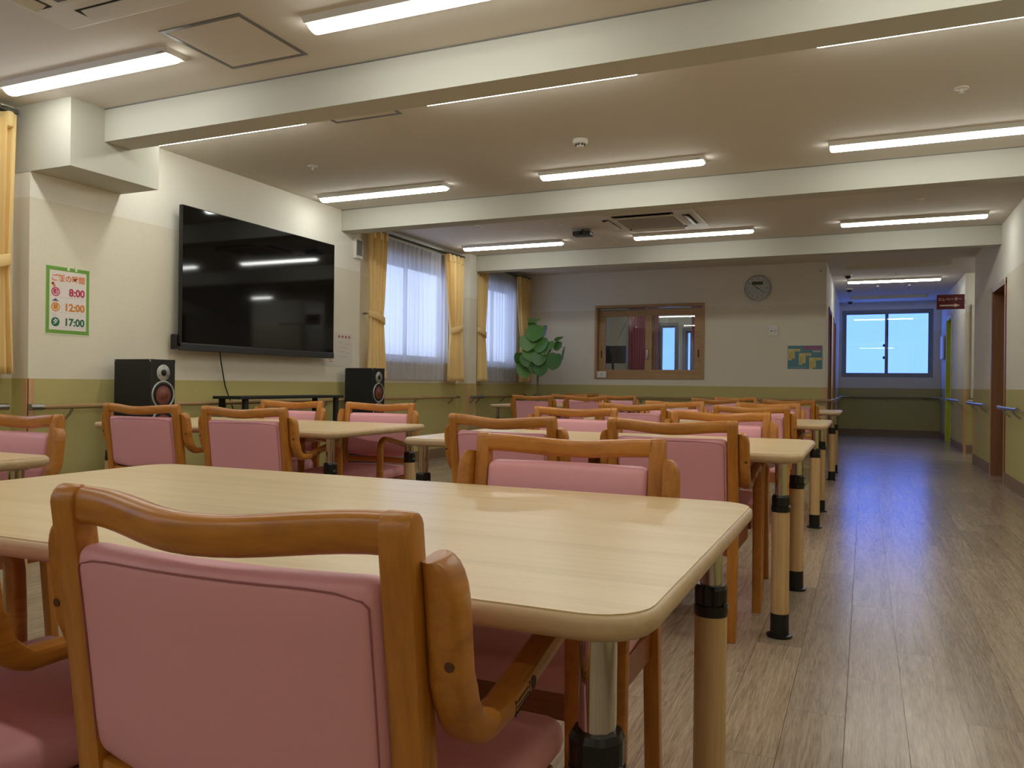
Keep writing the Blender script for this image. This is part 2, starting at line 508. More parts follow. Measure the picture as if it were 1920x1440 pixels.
for s_, a0, a1, b0, b1, cross in cells[:290]:
    key = (round(a1 - a0, 3), round(b1 - b0, 3), cross)
    if key not in shared:
        m_ = MB().box((-key[0]/2 + G, -key[1]/2 + G, -.004), (key[0]/2 - G, key[1]/2 - G, 0)).mesh('plank'); m_.materials.append(M['floor_cross' if cross else 'floor']); shared[key] = m_
    o = bpy.data.objects.new('plank', shared[key]); COL.objects.link(o)
    o.location = ((a0 + a1) / 2, (b0 + b1) / 2, 0); o.parent = fl
for cr, nm in ((0, 'far_planks'), (1, 'far_cross_planks')):
    b = MB()
    for s_, a0, a1, b0, b1, cross in cells[290:]:
        if cross == cr: b.box((a0 + G, b0 + G, -.004), (a1 - G, b1 - G, 0))
    tag(b.build(nm, 'floor_cross' if cr else 'floor', fl), kind='stuff')

# ------------------------------------------------------------------ ceiling and beams
ce = struct(MB().box((XW - .2, YN - .2, ZC), (3.1, YE + .2, ZC + .15)).build('ceiling', 'ceiling'), 'off-white papered ceiling')
def beam(y0, y1, z, x0, x1):
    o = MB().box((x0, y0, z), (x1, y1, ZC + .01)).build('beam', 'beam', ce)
    MB().box((x0, y0 - .003, ZC - .006), (x1, y0, ZC)).build('beam_shadow_line', 'grey_line', o)  # grey strip coloured as a thin shadow gap below the ceiling
    return o
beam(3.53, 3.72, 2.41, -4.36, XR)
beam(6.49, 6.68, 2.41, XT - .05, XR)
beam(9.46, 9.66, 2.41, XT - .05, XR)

# ------------------------------------------------------------------ walls
W1 = (1.3, 2.95, 1.17, 2.36)        # windows of the left wall (y0, y1, z0, z1)
W_FILL = (-1.9, 0.3, 1.17, 2.36)  # unseen window added behind the viewer for daylight fill
W2 = (7.22, 8.98, 1.17, 2.36)
W3 = (9.85, 11.12, 1.17, 2.36)
wl = struct(wall_holes('wall_left', 'X', XW, XW - .18, YN, YB + 3.0, 0, ZC, [W_FILL, W1, W2, W3], 'wall'), 'cream and olive papered window wall')
MB().box((XW - .01, 3.30, 0), (XT, 6.82, ZC)).build('pilaster', 'wall', wl)
MB().box((XW - .01, 9.28, 0), (XT, 9.50, ZC)).build('pilaster', 'wall', wl)
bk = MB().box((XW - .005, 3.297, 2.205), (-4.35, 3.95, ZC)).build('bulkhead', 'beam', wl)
HW = (-3.715, -2.095, 1.025, 2.115)     # serving hatch (x0, x1, z0, z1)
wb = struct(wall_holes('wall_back', 'Y', YB, YB + .12, XW - .18, XCL, 0, ZC, [HW], 'wall'), 'cream and olive papered back wall with a hatch')
D1 = (9.14, 10.02, 0, 2.0); D2 = (7.05, 7.93, 0, 2.0)
wr = struct(wall_holes('wall_right', 'X', XR, XR + .16, YN, YO, 0, ZC, [D1, D2], 'wall'), 'cream and olive papered right wall with doors')
D3 = (12.25, 13.15, 0, 2.05); D4 = (14.1, 15.0, 0, 2.05)
wcl = struct(wall_holes('wall_corridor_left', 'X', XCL, XCL - .14, YB + .12, YE, 0, ZC, [D3, D4], 'wall'))
D5 = (15.2, 16.08, 0, 2.15)
wcr = struct(wall_holes('wall_corridor_right', 'X', XCR, XCR + .16, YL, YE, 0, ZC, [D5], 'wall'))
EWX0, EWX1, EWZ0, EWZ1 = -0.435, 1.19, 1.143, 2.47
wce = struct(wall_holes('wall_corridor_end', 'Y', YE, YE + .16, XCL - .14, XCR + .16, 0, ZC, [(EWX0, EWX1, EWZ0, EWZ1)], 'wall'))
struct(MB().box((XCR + .16, YL, 0), (3.0, YL + .16, ZC)).build('wall_lobby_far', 'wall'))
struct(MB().box((XR + .16, YO - .16, 0), (3.0, YO, ZC)).build('wall_lobby_near', 'wall'))
struct(MB().box((3.0, YO - .16, 0), (3.1, YL + .16, ZC)).build('wall_lobby_side', 'wall'))
struct(MB().box((XW - .18, YN - .15, 0), (XR + .16, YN, ZC)).build('wall_front', 'wall'))
# back room seen through the hatch
YK = 14.3
RW1 = (-3.45, -3.06, .9, 2.06); RW2 = (-2.99, -2.78, .9, 1.96)
struct(wall_holes('wall_office_back', 'Y', YK, YK + .15, XW - .18, XCL - .14, 0, ZC, [RW1, RW2], mat('office_wall', (198, 196, 186), 0.85)), 'grey wall of the room behind the hatch')

# corner guards
def guard(parent, x0, y0, x1, y1, z1=.93, z0=.0):
    return MB().box((x0, y0, z0), (x1, y1, z1)).build('corner_guard', 'guard', parent)
guard(wl, XT - .002, 3.290, XT + .006, 3.335); guard(wl, XT - .035, 3.294, XT + .006, 3.300)
guard(wl, XT - .03, 9.274, XT + .006, 9.281); guard(wl, XT - .002, 9.281, XT + .006, 9.31); guard(wl, XT - .002, 9.47, XT + .006, 9.506)
guard(wb, XCL - .035, YB - .006, XCL + .006, YB + .001); guard(wb, XCL, YB, XCL + .006, YB + .04)
guard(wr, XR - .006, YO - .04, XR + .002, YO + .006)
guard(wcr, XCR - .008, YL - .006, XCR + .03, YL + .002); guard(wcr, XCR - .008, YL, XCR, YL + .035)

# baseboards
BH = .118
def base(name, parts_):
    b_ = MB()
    for p in parts_: b_.box(*p)
    return struct(b_.build(name, 'base'))
base('baseboard_left', [((XW, YN, 0), (XW + .012, 3.3, BH))])
base('baseboard_tv', [((XT, 3.3, 0), (XT + .012, 6.82, BH))])
base('baseboard_window', [((XW, 6.82, 0), (XW + .012, 9.28, BH))])
base('baseboard_corner', [((XW, 9.5, 0), (XW + .012, YB, BH))])
base('baseboard_back', [((XW + .012, YB - .012, 0), (XCL - .035, YB, BH))])
for k_, (a_, b_) in enumerate(((YN, 7.02), (7.96, 9.10), (10.06, YO - .04))):
    base('baseboard_right_%d' % (k_ + 1), [((XR - .012, a_, 0), (XR, b_, BH))])
base('baseboard_lobby', [((XCR + .03, YL - .012, 0), (3.0, YL, BH))])
base('baseboard_corridor_end', [((XCL, YE - .012, 0), (XCR, YE, BH))])
base('baseboard_corridor_right_1', [((XCR - .012, YL + .035, 0), (XCR, 15.16, BH))])
base('baseboard_corridor_right_2', [((XCR - .012, 16.12, 0), (XCR, YE, BH))])
for k_, (a_, b_) in enumerate(((YB + .04, 12.21), (13.19, 14.06), (15.04, YE))):
    base('baseboard_corridor_left_%d' % (k_ + 1), [((XCL, a_, 0), (XCL + .012, b_, BH))])

# ------------------------------------------------------------------ windows
def window_left(n, y0, y1, z0, z1):
    x = XW - .10
    e = MB()
    fr = .045
    root = MB().box((x - .03, y0, z0), (x + .03, y1, z0 + fr)).box((x - .03, y0, z1 - fr), (x + .03, y1, z1)) \
        .box((x - .03, y0, z0 + fr), (x + .03, y0 + fr, z1 - fr)).box((x - .03, y1 - fr, z0 + fr), (x + .03, y1, z1 - fr)).build('window_%d' % n, 'alu')
    struct(root, 'aluminium sliding window behind lace curtain')
    ym = (y0 + y1) / 2
    for k, (a, b_) in enumerate(((y0 + fr, ym + .03), (ym - .03, y1 - fr))):
        xx = x + (.012 if k else -.012)
        s_ = MB(); q = .04
        s_.box((xx - .01, a, z0 + fr), (xx + .01, b_, z0 + fr + q)).box((xx - .01, a, z1 - fr - q), (xx + .01, b_, z1 - fr))
        s_.box((xx - .01, a, z0 + fr + q), (xx + .01, a + q, z1 - fr - q)).box((xx - .01, b_ - q, z0 + fr + q), (xx + .01, b_, z1 - fr - q))
        so = s_.build('sash', 'alu', root)
        MB().box((xx - .003, a + q, z0 + fr + q), (xx + .003, b_ - q, z1 - fr - q)).build('pane', 'glass', so)
    MB().box((XW - .17, y0, z0 - .002), (XW + .02, y1, z0 + .012)).build('window_sill', 'white', root)
window_left(7, *W_FILL); window_left(1, *W1); window_left(2, *W2); window_left(3, *W3)  # the first call builds the added daylight window

def window_y(n, x0, x1, z0, z1, y, label, two=True, handles=True):
    fr = .05
    root = MB().box((x0, y - .04, z0), (x1, y + .04, z0 + fr)).box((x0, y - .04, z1 - fr), (x1, y + .04, z1)) \
        .box((x0, y - .04, z0 + fr), (x0 + fr, y + .04, z1 - fr)).box((x1 - fr, y - .04, z0 + fr), (x1, y + .04, z1 - fr)).build('window_%d' % n, 'alu')
    struct(root, label)
    xm = (x0 + x1) / 2
    sp = ((x0 + fr, xm + .03), (xm - .03, x1 - fr)) if two else ((x0 + fr, x1 - fr),)
    for k, (a, b_) in enumerate(sp):
        yy = y + (.014 if k == 0 else -.014); q = .035
        s_ = MB().box((a, yy - .012, z0 + fr), (b_, yy + .012, z0 + fr + q)).box((a, yy - .012, z1 - fr - q), (b_, yy + .012, z1 - fr)) \
            .box((a, yy - .012, z0 + fr + q), (a + q, yy + .012, z1 - fr - q)).box((b_ - q, yy - .012, z0 + fr + q), (b_, yy + .012, z1 - fr - q))
        so = s_.build('sash', 'alu', root)
        MB().box((a + q, yy - .003, z0 + fr + q), (b_ - q, yy + .003, z1 - fr - q)).build('pane', 'tint_glass', so)
    if two and handles:
        for hz in (.36, .60):
            MB().rbox((xm - .065, y - .05, z0 + hz), (xm - .03, y - .02, z0 + hz + .05), .008).build('window_catch', 'dark', root, 40)
    return root
window_y(4, EWX0, EWX1, EWZ0, EWZ1, YE + .04, 'two-pane aluminium window at the end of the corridor')
window_y(5, *RW1, YK + .06, 'tall window of the room behind the hatch', two=False)
window_y(6, *RW2, YK + .06, 'narrow glazed door light behind the hatch', two=False)

# ------------------------------------------------------------------ curtains
def pleat_sheet(y_of, z0, z1, x, amp, folds, nu=80, nz=24, seed=0, thick=0.0):
    """pleated cloth: y_of(z) gives (ya, yb); x offsets make the folds"""
    rnd = random.Random(seed); ph = [rnd.uniform(-.5, .5) for _ in range(folds + 2)]
    V = []; F = []
    for j in range(nz + 1):
        z = z0 + (z1 - z0) * j / nz
        ya, yb, a_ = y_of(z)
        for i in range(nu + 1):
            u = i / nu; k = u * folds; d = ph[int(k)] * (1 - k % 1) + ph[int(k) + 1] * (k % 1)
            xx = x + amp * a_ * math.sin(2 * PI * k + d + .25 * math.sin(z * 3 + seed)) + amp * .25 * math.sin(5.3 * PI * k + d * 4)
            V.append((xx, ya + (yb - ya) * u, z))
    for j in range(nz):
        for i in range(nu):
            q = j * (nu + 1) + i; F.append((q, q + 1, q + nu + 2, q + nu + 1))
    b_ = MB(); b_.add(V, F); return b_
def solidify(o, t):
    md = o.modifiers.new('thickness', 'SOLIDIFY'); md.thickness = t; return o
def drape(name, label, y_out, y_top, y_tie, y_bot, z_tie=1.62, z0=.955, z1=2.53, x=-4.755, folds=6, seed=1, m='yellow', group='yellow tied-back curtains'):
    """y_out: window-frame side edge; others the inner edge at top / tie band / hem"""
    sg = 1 if y_top > y_out else -1
    root = thing(name, label, 'curtain', (x, (y_out + y_top) / 2, z0), group=group)
    def yo(z):
        if z > z_tie:
            t = (z - z_tie) / (z1 - z_tie); e = y_tie + (y_top - y_tie) * (t ** .7); a_ = .55 + .45 * t
            o_ = y_out + sg * .03 * (1 - t)
        else:
            t = (z_tie - z) / (z_tie - z0); e = y_tie + (y_bot - y_tie) * (t ** .8); a_ = .55 + .45 * t
            o_ = y_out + sg * .03 * (1 - t)
        return (o_ - 0, e, a_)
    b_ = pleat_sheet(yo, z0, z1, x, .030, folds, 72, 30, seed)
    b_.v = [(p[0] - x, p[1] - root.location[1], p[2] - z0) for p in b_.v]
    solidify(b_.build('curtain_cloth', m, root, 60), .003)
    # gathered heading
    hb = MB(); n_ = max(3, folds // 2 + 1)
    ya, yb, _ = yo(z1)
    for k in range(n_):
        yy = ya + (yb - ya) * (k + .5) / n_ - root.location[1]
        hb.rbox((-.034, yy - .022, z1 - .085 - z0), (.036, yy + .022, z1 + .012 - z0), .015, 2)
    tag(hb.build('pleat_heading', m, root, 60), kind='stuff')
    # tie band: a ring around the gathered cloth, lower at the inner side
    a0, e0, _ = yo(z_tie)
    pth = []
    cy, hy = (a0 + e0) / 2 - root.location[1], abs(e0 - a0) / 2 + .012
    for k in range(20):
        th = 2 * PI * k / 20
        pth.append((.045 * math.sin(th), cy + hy * math.cos(th), z_tie - z0 - .035 * sg * math.cos(th)))
    MB().sweep(pth, rrect(.07, .006, .002, 1), (0, 0, 1), True).build('tie_band', m, root, 60)
    MB().cyl((-.07, a0 - sg * .02 - root.location[1], z_tie - z0 + .03), (-.02, a0 - sg * .02 - root.location[1], z_tie - z0 + .03), .012, n=10).build('tie_hook', 'steel', root, 40)
    return root
drape('curtain', 'yellow curtain cropped by the left photo edge beside the poster wall', 3.23, 2.88, 2.99, 2.93, seed=2)
drape('curtain', 'yellow tied-back curtain on the window nearest the television', 7.04, 7.40, 7.33, 7.40, seed=3, folds=5)
drape('curtain', 'yellow tied-back curtain between the two lace windows, on the near window', 9.18, 8.72, 8.86, 8.80, seed=4)
drape('curtain', 'narrow yellow curtain just behind the corner column on the far window', 9.57, 9.93, 9.85, 9.90, seed=5, folds=5)
drape('curtain', 'yellow curtain in the room corner behind the leafy plant', 11.43, 10.94, 11.12, 11.06, seed=6)
def lace(label, y0, y1, seed, folds):
    root = thing('lace_curtain', label, 'curtain', (-4.825, (y0 + y1) / 2, .965), group='white lace curtains')
    b_ = pleat_sheet(lambda z: (y0, y1, 1.0), .965, 2.52, -4.825, .012, folds, folds * 10, 10, seed)
    b_.v = [(p[0] + 4.825, p[1] - (y0 + y1) / 2, p[2] - .965) for p in b_.v]
    b_.build('lace_cloth', 'sheer', root, 80)
    b2 = pleat_sheet(lambda z: (y0, y1, 1.0), 2.47, 2.52, -4.820, .012, folds, folds * 10, 1, seed)
    b2.v = [(p[0] + 4.825, p[1] - (y0 + y1) / 2, p[2] - .965) for p in b2.v]
    b2.build('heading_tape', 'sheer', root, 80)
    return root
lace('white lace curtain at the left photo edge beside the poster wall', 1.4, 2.99, 11, 14)
lace('white lace curtain on the added fill window behind the viewer', -1.9, .3, 14, 18)
lace('white lace curtain of the window nearest the television', 7.30, 8.86, 12, 15)
lace('white lace curtain of the far window beside the plant', 9.82, 11.10, 13, 13)
for lab, y0, y1 in (('grey curtain rail over the window at left edge', 1.2, 3.26), ('grey curtain rail over the added fill window behind the viewer', -2.1, .5), ('grey curtain rail over the window nearest the television', 6.95, 9.24), ('grey curtain rail over the far window by the plant', 9.52, 11.47)):
    t = thing('curtain_rail', lab, 'curtain rail', (-4.79, (y0 + y1) / 2, 2.562), group='curtain rails')
    h = (y1 - y0) / 2
    MB().rbox((-.045, -h, -.012), (-.025, h, .012), .003).build('rail_track', 'grey_metal', t)
    MB().rbox((.012, -h, -.012), (.03, h, .012), .003).build('rail_track', 'grey_metal', t)
    for k in range(3):
        yy = -h + .1 + (2 * h - .2) * k / 2
        MB().box((-.07, yy - .012, .0), (.03, yy + .012, .016)).build('rail_bracket', 'white', t)

# ------------------------------------------------------------------ ceiling lamps
def lamp(x, y, lit, label, ln=1.31):
    t = thing('ceiling_lamp', label, 'ceiling light', (x, y, ZC), group='linear ceiling lamps')
    h = ln / 2
    # housing with sloping sides
    V = []; F = []
    for (a, wd, z) in ((h, .075, 0.0), (h - .01, .062, -.028)):
        V += [(-a, -wd, z), (a, -wd, z), (a, wd, z), (-a, wd, z)]
    F = [(0, 1, 2, 3), (7, 6, 5, 4), (0, 1, 5, 4), (1, 2, 6, 5), (2, 3, 7, 6), (3, 0, 4, 7)]
    b_ = MB(); b_.add(V, F); b_.build('housing', 'panel', t)
    n = 8; prof = []
    for k in range(n + 1):
        th = PI * k / n; prof.append((.040 * math.cos(th), -.0285 - .028 * math.sin(th)))
    vs = []; fs = []
    st = [(-h + .012, .55), (-h + .02, .9), (-h + .035, 1.0), (h - .035, 1.0), (h - .02, .9), (h - .012, .55)]
    for (xx, s_) in st:
        for (py, pz) in prof: vs.append((xx, py * (0.85 + .15 * s_), -.0285 + (pz + .0285) * s_))
    m_ = n + 1
    for i in range(len(st) - 1):
        for k in range(n): fs.append((i * m_ + k, i * m_ + k + 1, (i + 1) * m_ + k + 1, (i + 1) * m_ + k))
    fs.append(tuple(range(m_))); fs.append(tuple(range((len(st) - 1) * m_, len(st) * m_)))
    b_ = MB(); b_.add(vs, fs); b_.build('diffuser', 'lens' if lit else 'off_lens', t, 50)
    b_ = MB().box((h - .075, -.066, -.0235), (h - .03, -.0655, -.006))
    b_.v = [(p[0], p[1] - (.0005 if i % 2 else 0), p[2]) for i, p in enumerate(b_.v)]
    b_.build('rating_sticker', 'grille', t)
    return t
cols = (-3.895, -1.745, 0.405)
names = {3.05: ('nearest row before the first beam', None), 4.09: ('row just behind the first beam', None), 5.96: ('row in front of the second beam', None), 8.79: ('row in front of the back beam', None)}
cn = ('leftmost', 'middle', 'rightmost')
for y, (d, _) in names.items():
    for x, c in zip(cols, cn):
        lamp(x, y, True, 'lit linear ceiling lamp, %s of the %s' % (c, d))
for x, c in zip(cols, cn):  # unseen lamp row added overhead to light the foreground
    lamp(x, 1.2, True, 'added unseen fill lamp overhead, %s of the row beyond the top photo edge' % c)
for x, c in zip(cols, cn):  # unseen row added behind the viewer to brighten the chair backs
    lamp(x, -1.5, True, 'added unseen fill lamp behind the viewer, %s of its row' % c)
lamp(-3.1, 12.9, True, 'added unseen fill lamp in the room behind the hatch')  # added out of sight to brighten the back room
lamp(0.38, 13.62, True, 'lit linear ceiling lamp in the corridor')
lamp(2.2, 12.5, True, 'added unseen fill lamp in the lift lobby')  # added out of sight to light the corridor from the side
lamp(0.38, 12.06, False, 'unlit linear ceiling lamp at the corridor mouth')
lamp(0.38, 16.1, False, 'unlit linear ceiling lamp near the corridor window')

# ------------------------------------------------------------------ ceiling fittings
def aircon(label, x0, x1, y0, y1):
    cx, cy = (x0 + x1) / 2, (y0 + y1) / 2
    t = thing('air_conditioner', label, 'air conditioner', (cx, cy, ZC), group='ceiling cassette air conditioners')
    hx, hy = (x1 - x0) / 2, (y1 - y0) / 2
    MB().rbox((-hx, -hy, -.022), (hx, hy, .0), .006).build('panel', 'panel', t)
    MB().rbox((-hx + .19, -hy + .19, -.030), (hx - .19, hy - .19, -.020), .004).build('grille_frame', 'panel', t)
    g = MB().box((-hx + .22, -hy + .22, -.033), (hx - .22, hy - .22, -.029)).build('intake_grille', 'grille', t)
    b_ = MB()
    for k in range(11):
        yy = -hy + .23 + (2 * hy - .46) * k / 10
        b_.box((-hx + .225, yy - .004, -.036), (hx - .225, yy + .004, -.032))
    tag(b_.build('grille_slats', 'panel', g), kind='stuff')
    for sx, sy in ((0, -1), (0, 1), (1, 0), (-1, 0)):
        if sx == 0:
            MB().box((-hx + .2, sy * (hy - .10) - .038, -.024), (hx - .2, sy * (hy - .10) + .038, -.0215)).build('outlet_slot', 'dark', t)
            b_ = MB().rbox((-hx + .23, -.030, -.003), (hx - .22, .030, .003), .002)
            b_.v = [(p[0], sy * (hy - .10) + p[1] * math.cos(.35), p[2] - .034 - sy * p[1] * math.sin(.35)) for p in b_.v]
            b_.build('louvre_flap', 'panel', t)
        else:
            MB().box((sx * (hx - .10) - .038, -hy + .2, -.024), (sx * (hx - .10) + .038, hy - .2, -.0215)).build('outlet_slot', 'dark', t)
            b_ = MB().rbox((-.030, -hy + .23, -.003), (.030, hy - .22, .003), .002)
            b_.v = [(sx * (hx - .10) + p[0] * math.cos(.35), p[1], p[2] - .034 - sx * p[0] * math.sin(.35)) for p in b_.v]
            b_.build('louvre_flap', 'panel', t)
    return t
aircon('ceiling air conditioner cropped at the top left corner of the photo', -3.48, -2.48, 1.75, 2.635)
aircon('ceiling air conditioner in front of the far beam, above the back tables', -2.52, -1.51, 7.56, 8.44)

def hatch(label, x0, x1, y0, y1, m='grey_line', wd=.022):
    t = thing('access_hatch', label, 'ceiling hatch', ((x0 + x1) / 2, (y0 + y1) / 2, ZC), group='ceiling hatches')
    hx, hy = (x1 - x0) / 2, (y1 - y0) / 2
    b_ = MB().box((-hx, -hy, -.004), (hx, -hy + wd, 0)).box((-hx, hy - wd, -.004), (hx, hy, 0)).box((-hx, -hy + wd, -.004), (-hx + wd, hy - wd, 0)).box((hx - wd, -hy + wd, -.004), (hx, hy - wd, 0))
    b_.build('hatch_frame', m, t)
    MB().box((-hx + wd + .002, -hy + wd + .002, -.003), (hx - wd - .002, hy - wd - .002, 0)).build('hatch_panel', 'ceiling', t)
    MB().cyl((-.05, -hy + wd / 2, -.006), (-.05, -hy + wd / 2, -.003), .007, n=12).build('hatch_lock', 'steel', t)
hatch('square grey-framed ceiling hatch between the two nearest lamps', -3.14, -2.64, 2.84, 3.335)
hatch('square ceiling hatch beside the far air conditioner', -3.12, -2.67, 8.635, 9.08, 'panel', .014)
hatch('square grey-framed ceiling hatch mostly hidden behind the first beam', -3.165, -2.665, 3.80, 4.295)

def detector(label, x, y, r=.052):
    t = thing('smoke_detector', label, 'detector', (x, y, ZC))
    MB().lathe((0, 0, 0), [(r, 0), (r, -.022), (r * .92, -.03)][::-1], n=24).build('base', 'white', t, 40)
    MB().lathe((0, 0, 0), [(r * .55, -.03), (r * .55, -.045), (r * .42, -.052)][::-1], n=20).build('sensing_head', 'white', t, 40)
    for k in range(8):
        a = 2 * PI * k / 8
        MB().box((r * .55 * math.cos(a) - .006, r * .55 * math.sin(a) - .006, -.042), (r * .55 * math.cos(a) + .006, r * .55 * math.sin(a) + .006, -.033)).build('vent_slot', 'dark', t)
detector('round white smoke detector in the middle of the ceiling', -1.81, 5.22)
def sprinkler(label, x, y):
    t = thing('sprinkler', label, 'sprinkler', (x, y, ZC), group='ceiling sprinklers')
    MB().lathe((0, 0, 0), [(.020, -.008), (.036, -.004), (.038, 0)], n=18).build('escutcheon', 'white', t, 40)
    MB().cyl((0, 0, -.005), (0, 0, -.027), .005, n=8).build('sprinkler_body', 'white', t)
    MB().lathe((0, 0, 0), [(.014, -.030), (.015, -.027)], n=14).build('deflector', 'white', t)
for lab, x, y in (('small ceiling sprinkler above the television', -3.97, 5.09), ('small ceiling sprinkler at right, behind the first beam', .477, 5.107), ('small ceiling sprinkler at right, behind the second beam', .429, 7.94),
                  ('small ceiling sprinkler near the lace window', -3.79, 7.66), ('small ceiling sprinkler beside the projector', -2.94, 7.93), ('small ceiling sprinkler at the corridor mouth', .40, 12.97)):
    sprinkler(lab, x, y)
t = thing('projector', 'small dark ceiling-mounted device beside the far air conditioner', 'projector', (-2.80, 8.2, ZC))
MB().rbox((-.11, -.08, -.012), (.11, .08, 0), .004).build('mount_plate', 'panel', t)
MB().cyl((0, 0, -.04), (0, 0, -.01), .02, n=12).build('mount_stem', 'grey_metal', t, 40)
MB().rbox((-.10, -.07, -.085), (.10, .07, -.035), .012, 2).build('device_body', mat('device_grey', (70, 76, 84), .4), t, 40)
MB().cyl((0, -.075, -.06), (0, -.068, -.06), .018, n=14).build('device_lens', 'black', t)
for lab, x, y in (('small dark dome camera nearest the corridor mouth', -.25, 12.93), ('small dark dome camera midway along the corridor ceiling', -.262, 14.77), ('small dark dome camera by the corridor window', -.28, 16.9)):
    t = thing('dome_camera', lab, 'camera', (x, y, ZC), group='dome cameras')
    MB().lathe((0, 0, 0), [(.055, -.02), (.06, 0)], n=18).build('ring', 'white', t, 40)
    MB().lathe((0, 0, 0), [(.012, -.062), (.034, -.052), (.046, -.03), (.046, -.02)], n=18).build('dome', 'black', t, 60)
for lab, x in (('left of two short white ceiling strips in the corridor', .171), ('right of two short white ceiling strips in the corridor', .64)):
    t = thing('ceiling_strip', lab, 'ceiling fitting', (x, 14.65, ZC), group='corridor ceiling strips')
    MB().rbox((-.02, -.22, -.022), (.02, .22, 0), .006).build('strip_body', 'white', t)
    MB().box((-.012, -.20, -.024), (.012, .20, -.021)).build('strip_slot', 'grille', t)

# ------------------------------------------------------------------ handrails
def handrail(label, pts, brackets, wall_dir, z=.755, r=.0165, caps=True, m='rail_wood'):
    """pts: centreline in plan; brackets: list of (x, y); wall_dir: unit vector from rail to wall"""
    t = thing('handrail', label, 'handrail', (pts[0][0], pts[0][1], z), group='handrails')
    ox, oy = pts[0]
    MB().tube([(x - ox, y - oy, 0) for x, y in pts], r, 10).build('rail_bar', m, t, 60)
    for (x, y) in brackets:
        d = wall_dir
        b_ = MB().sweep([(x - ox, y - oy, -r), (x - ox + d[0] * .02, y - oy + d[1] * .02, -r - .03), (x - ox + d[0] * .066, y - oy + d[1] * .066, -r - .07)], rrect(.018, .010, .003, 1), (0, 0, 1))
        b_.build('bracket', 'steel', t)
    if caps:
        for (a, c) in ((pts[0], pts[1]), (pts[-1], pts[-2])):
            dv = Vector((c[0] - a[0], c[1] - a[1], 0)).normalized()
            p = Vector((a[0] - ox, a[1] - oy, 0))
            MB().cyl(p - dv * .012, p + dv * .07, r + .004, n=12).build('end_cap', 'steel', t, 60)
    return t
o = .068
handrail('round handrail on the window wall at the left photo edge', [(XW + o, YN + .2), (XW + o, 3.22)], [(XW + o, 1.0), (XW + o, 3.0)], (-1, 0))
handrail('long wooden handrail under the television', [(XT + o, 3.28), (XT + o, 6.84)], [(XT + o, 3.55), (XT + o, 4.9), (XT + o, 6.2)], (-1, 0))
handrail('handrail under the lace window nearest the television', [(XW + o, 6.92), (XW + o, 9.16)], [(XW + o, 7.1), (XW + o, 8.1), (XW + o, 9.0)], (-1, 0))
handrail('short handrail on the corner column between the lace windows', [(XT + o, 9.24), (XT + o, 9.56)], [(XT + o, 9.32), (XT + o, 9.47)], (-1, 0), m='steel')
handrail('handrail under the far lace window', [(XW + o, 9.62), (XW + o, 11.36)], [(XW + o, 9.8), (XW + o, 10.6), (XW + o, 11.2)], (-1, 0))
handrail('handrail along the olive back wall', [(XW + .2, YB - o), (XCL - .06, YB - o), (XCL + o - .01, YB - o), (XCL + o, YB - o + .02), (XCL + o, 12.15)], [(-4.0, YB - o), (-3.0, YB - o), (-2.0, YB - o), (-1.0, YB - o)], (0, 1))
handrail('short handrail between the two corridor doors at left', [(XCL + o, 13.25), (XCL + o, 14.0)], [(XCL + o, 13.4), (XCL + o, 13.85)], (-1, 0), m='steel')
handrail('handrail at the far left end of the corridor', [(XCL + o, 15.1), (XCL + o, YE - o - .05)], [(XCL + o, 15.3), (XCL + o, 16.6)], (-1, 0), m='steel')
handrail('handrail under the corridor end window', [(XCL + .09, YE - o), (XCR - .09, YE - o)], [(XCL + .3, YE - o), (.4, YE - o), (XCR - .25, YE - o)], (0, 1))
handrail('steel-tipped handrail on the right wall before the door', [(XR - o, 8.02), (XR - o, 9.02)], [(XR - o, 8.25), (XR - o, 8.8)], (1, 0), m='steel')
handrail('steel-tipped handrail on the right wall past the door', [(XR - o, 10.1), (XR - o, 11.58)], [(XR - o, 10.4), (XR - o, 11.3)], (1, 0), m='steel')
handrail('handrail on the lift lobby wall', [(XCR + .05, YL - o), (2.9, YL - o)], [(XCR + .3, YL - o), (2.5, YL - o)], (0, 1))
handrail('handrail on the far right corridor wall before the lime door', [(XCR - o, YL + .05), (XCR - o, 15.1)], [(XCR - o, 13.6), (XCR - o, 14.8)], (1, 0), m='steel')
handrail('handrail on the far right corridor wall past the lime door', [(XCR - o, 16.2), (XCR - o, YE - o - .05)], [(XCR - o, 16.4), (XCR - o, 17.0)], (1, 0), m='steel')

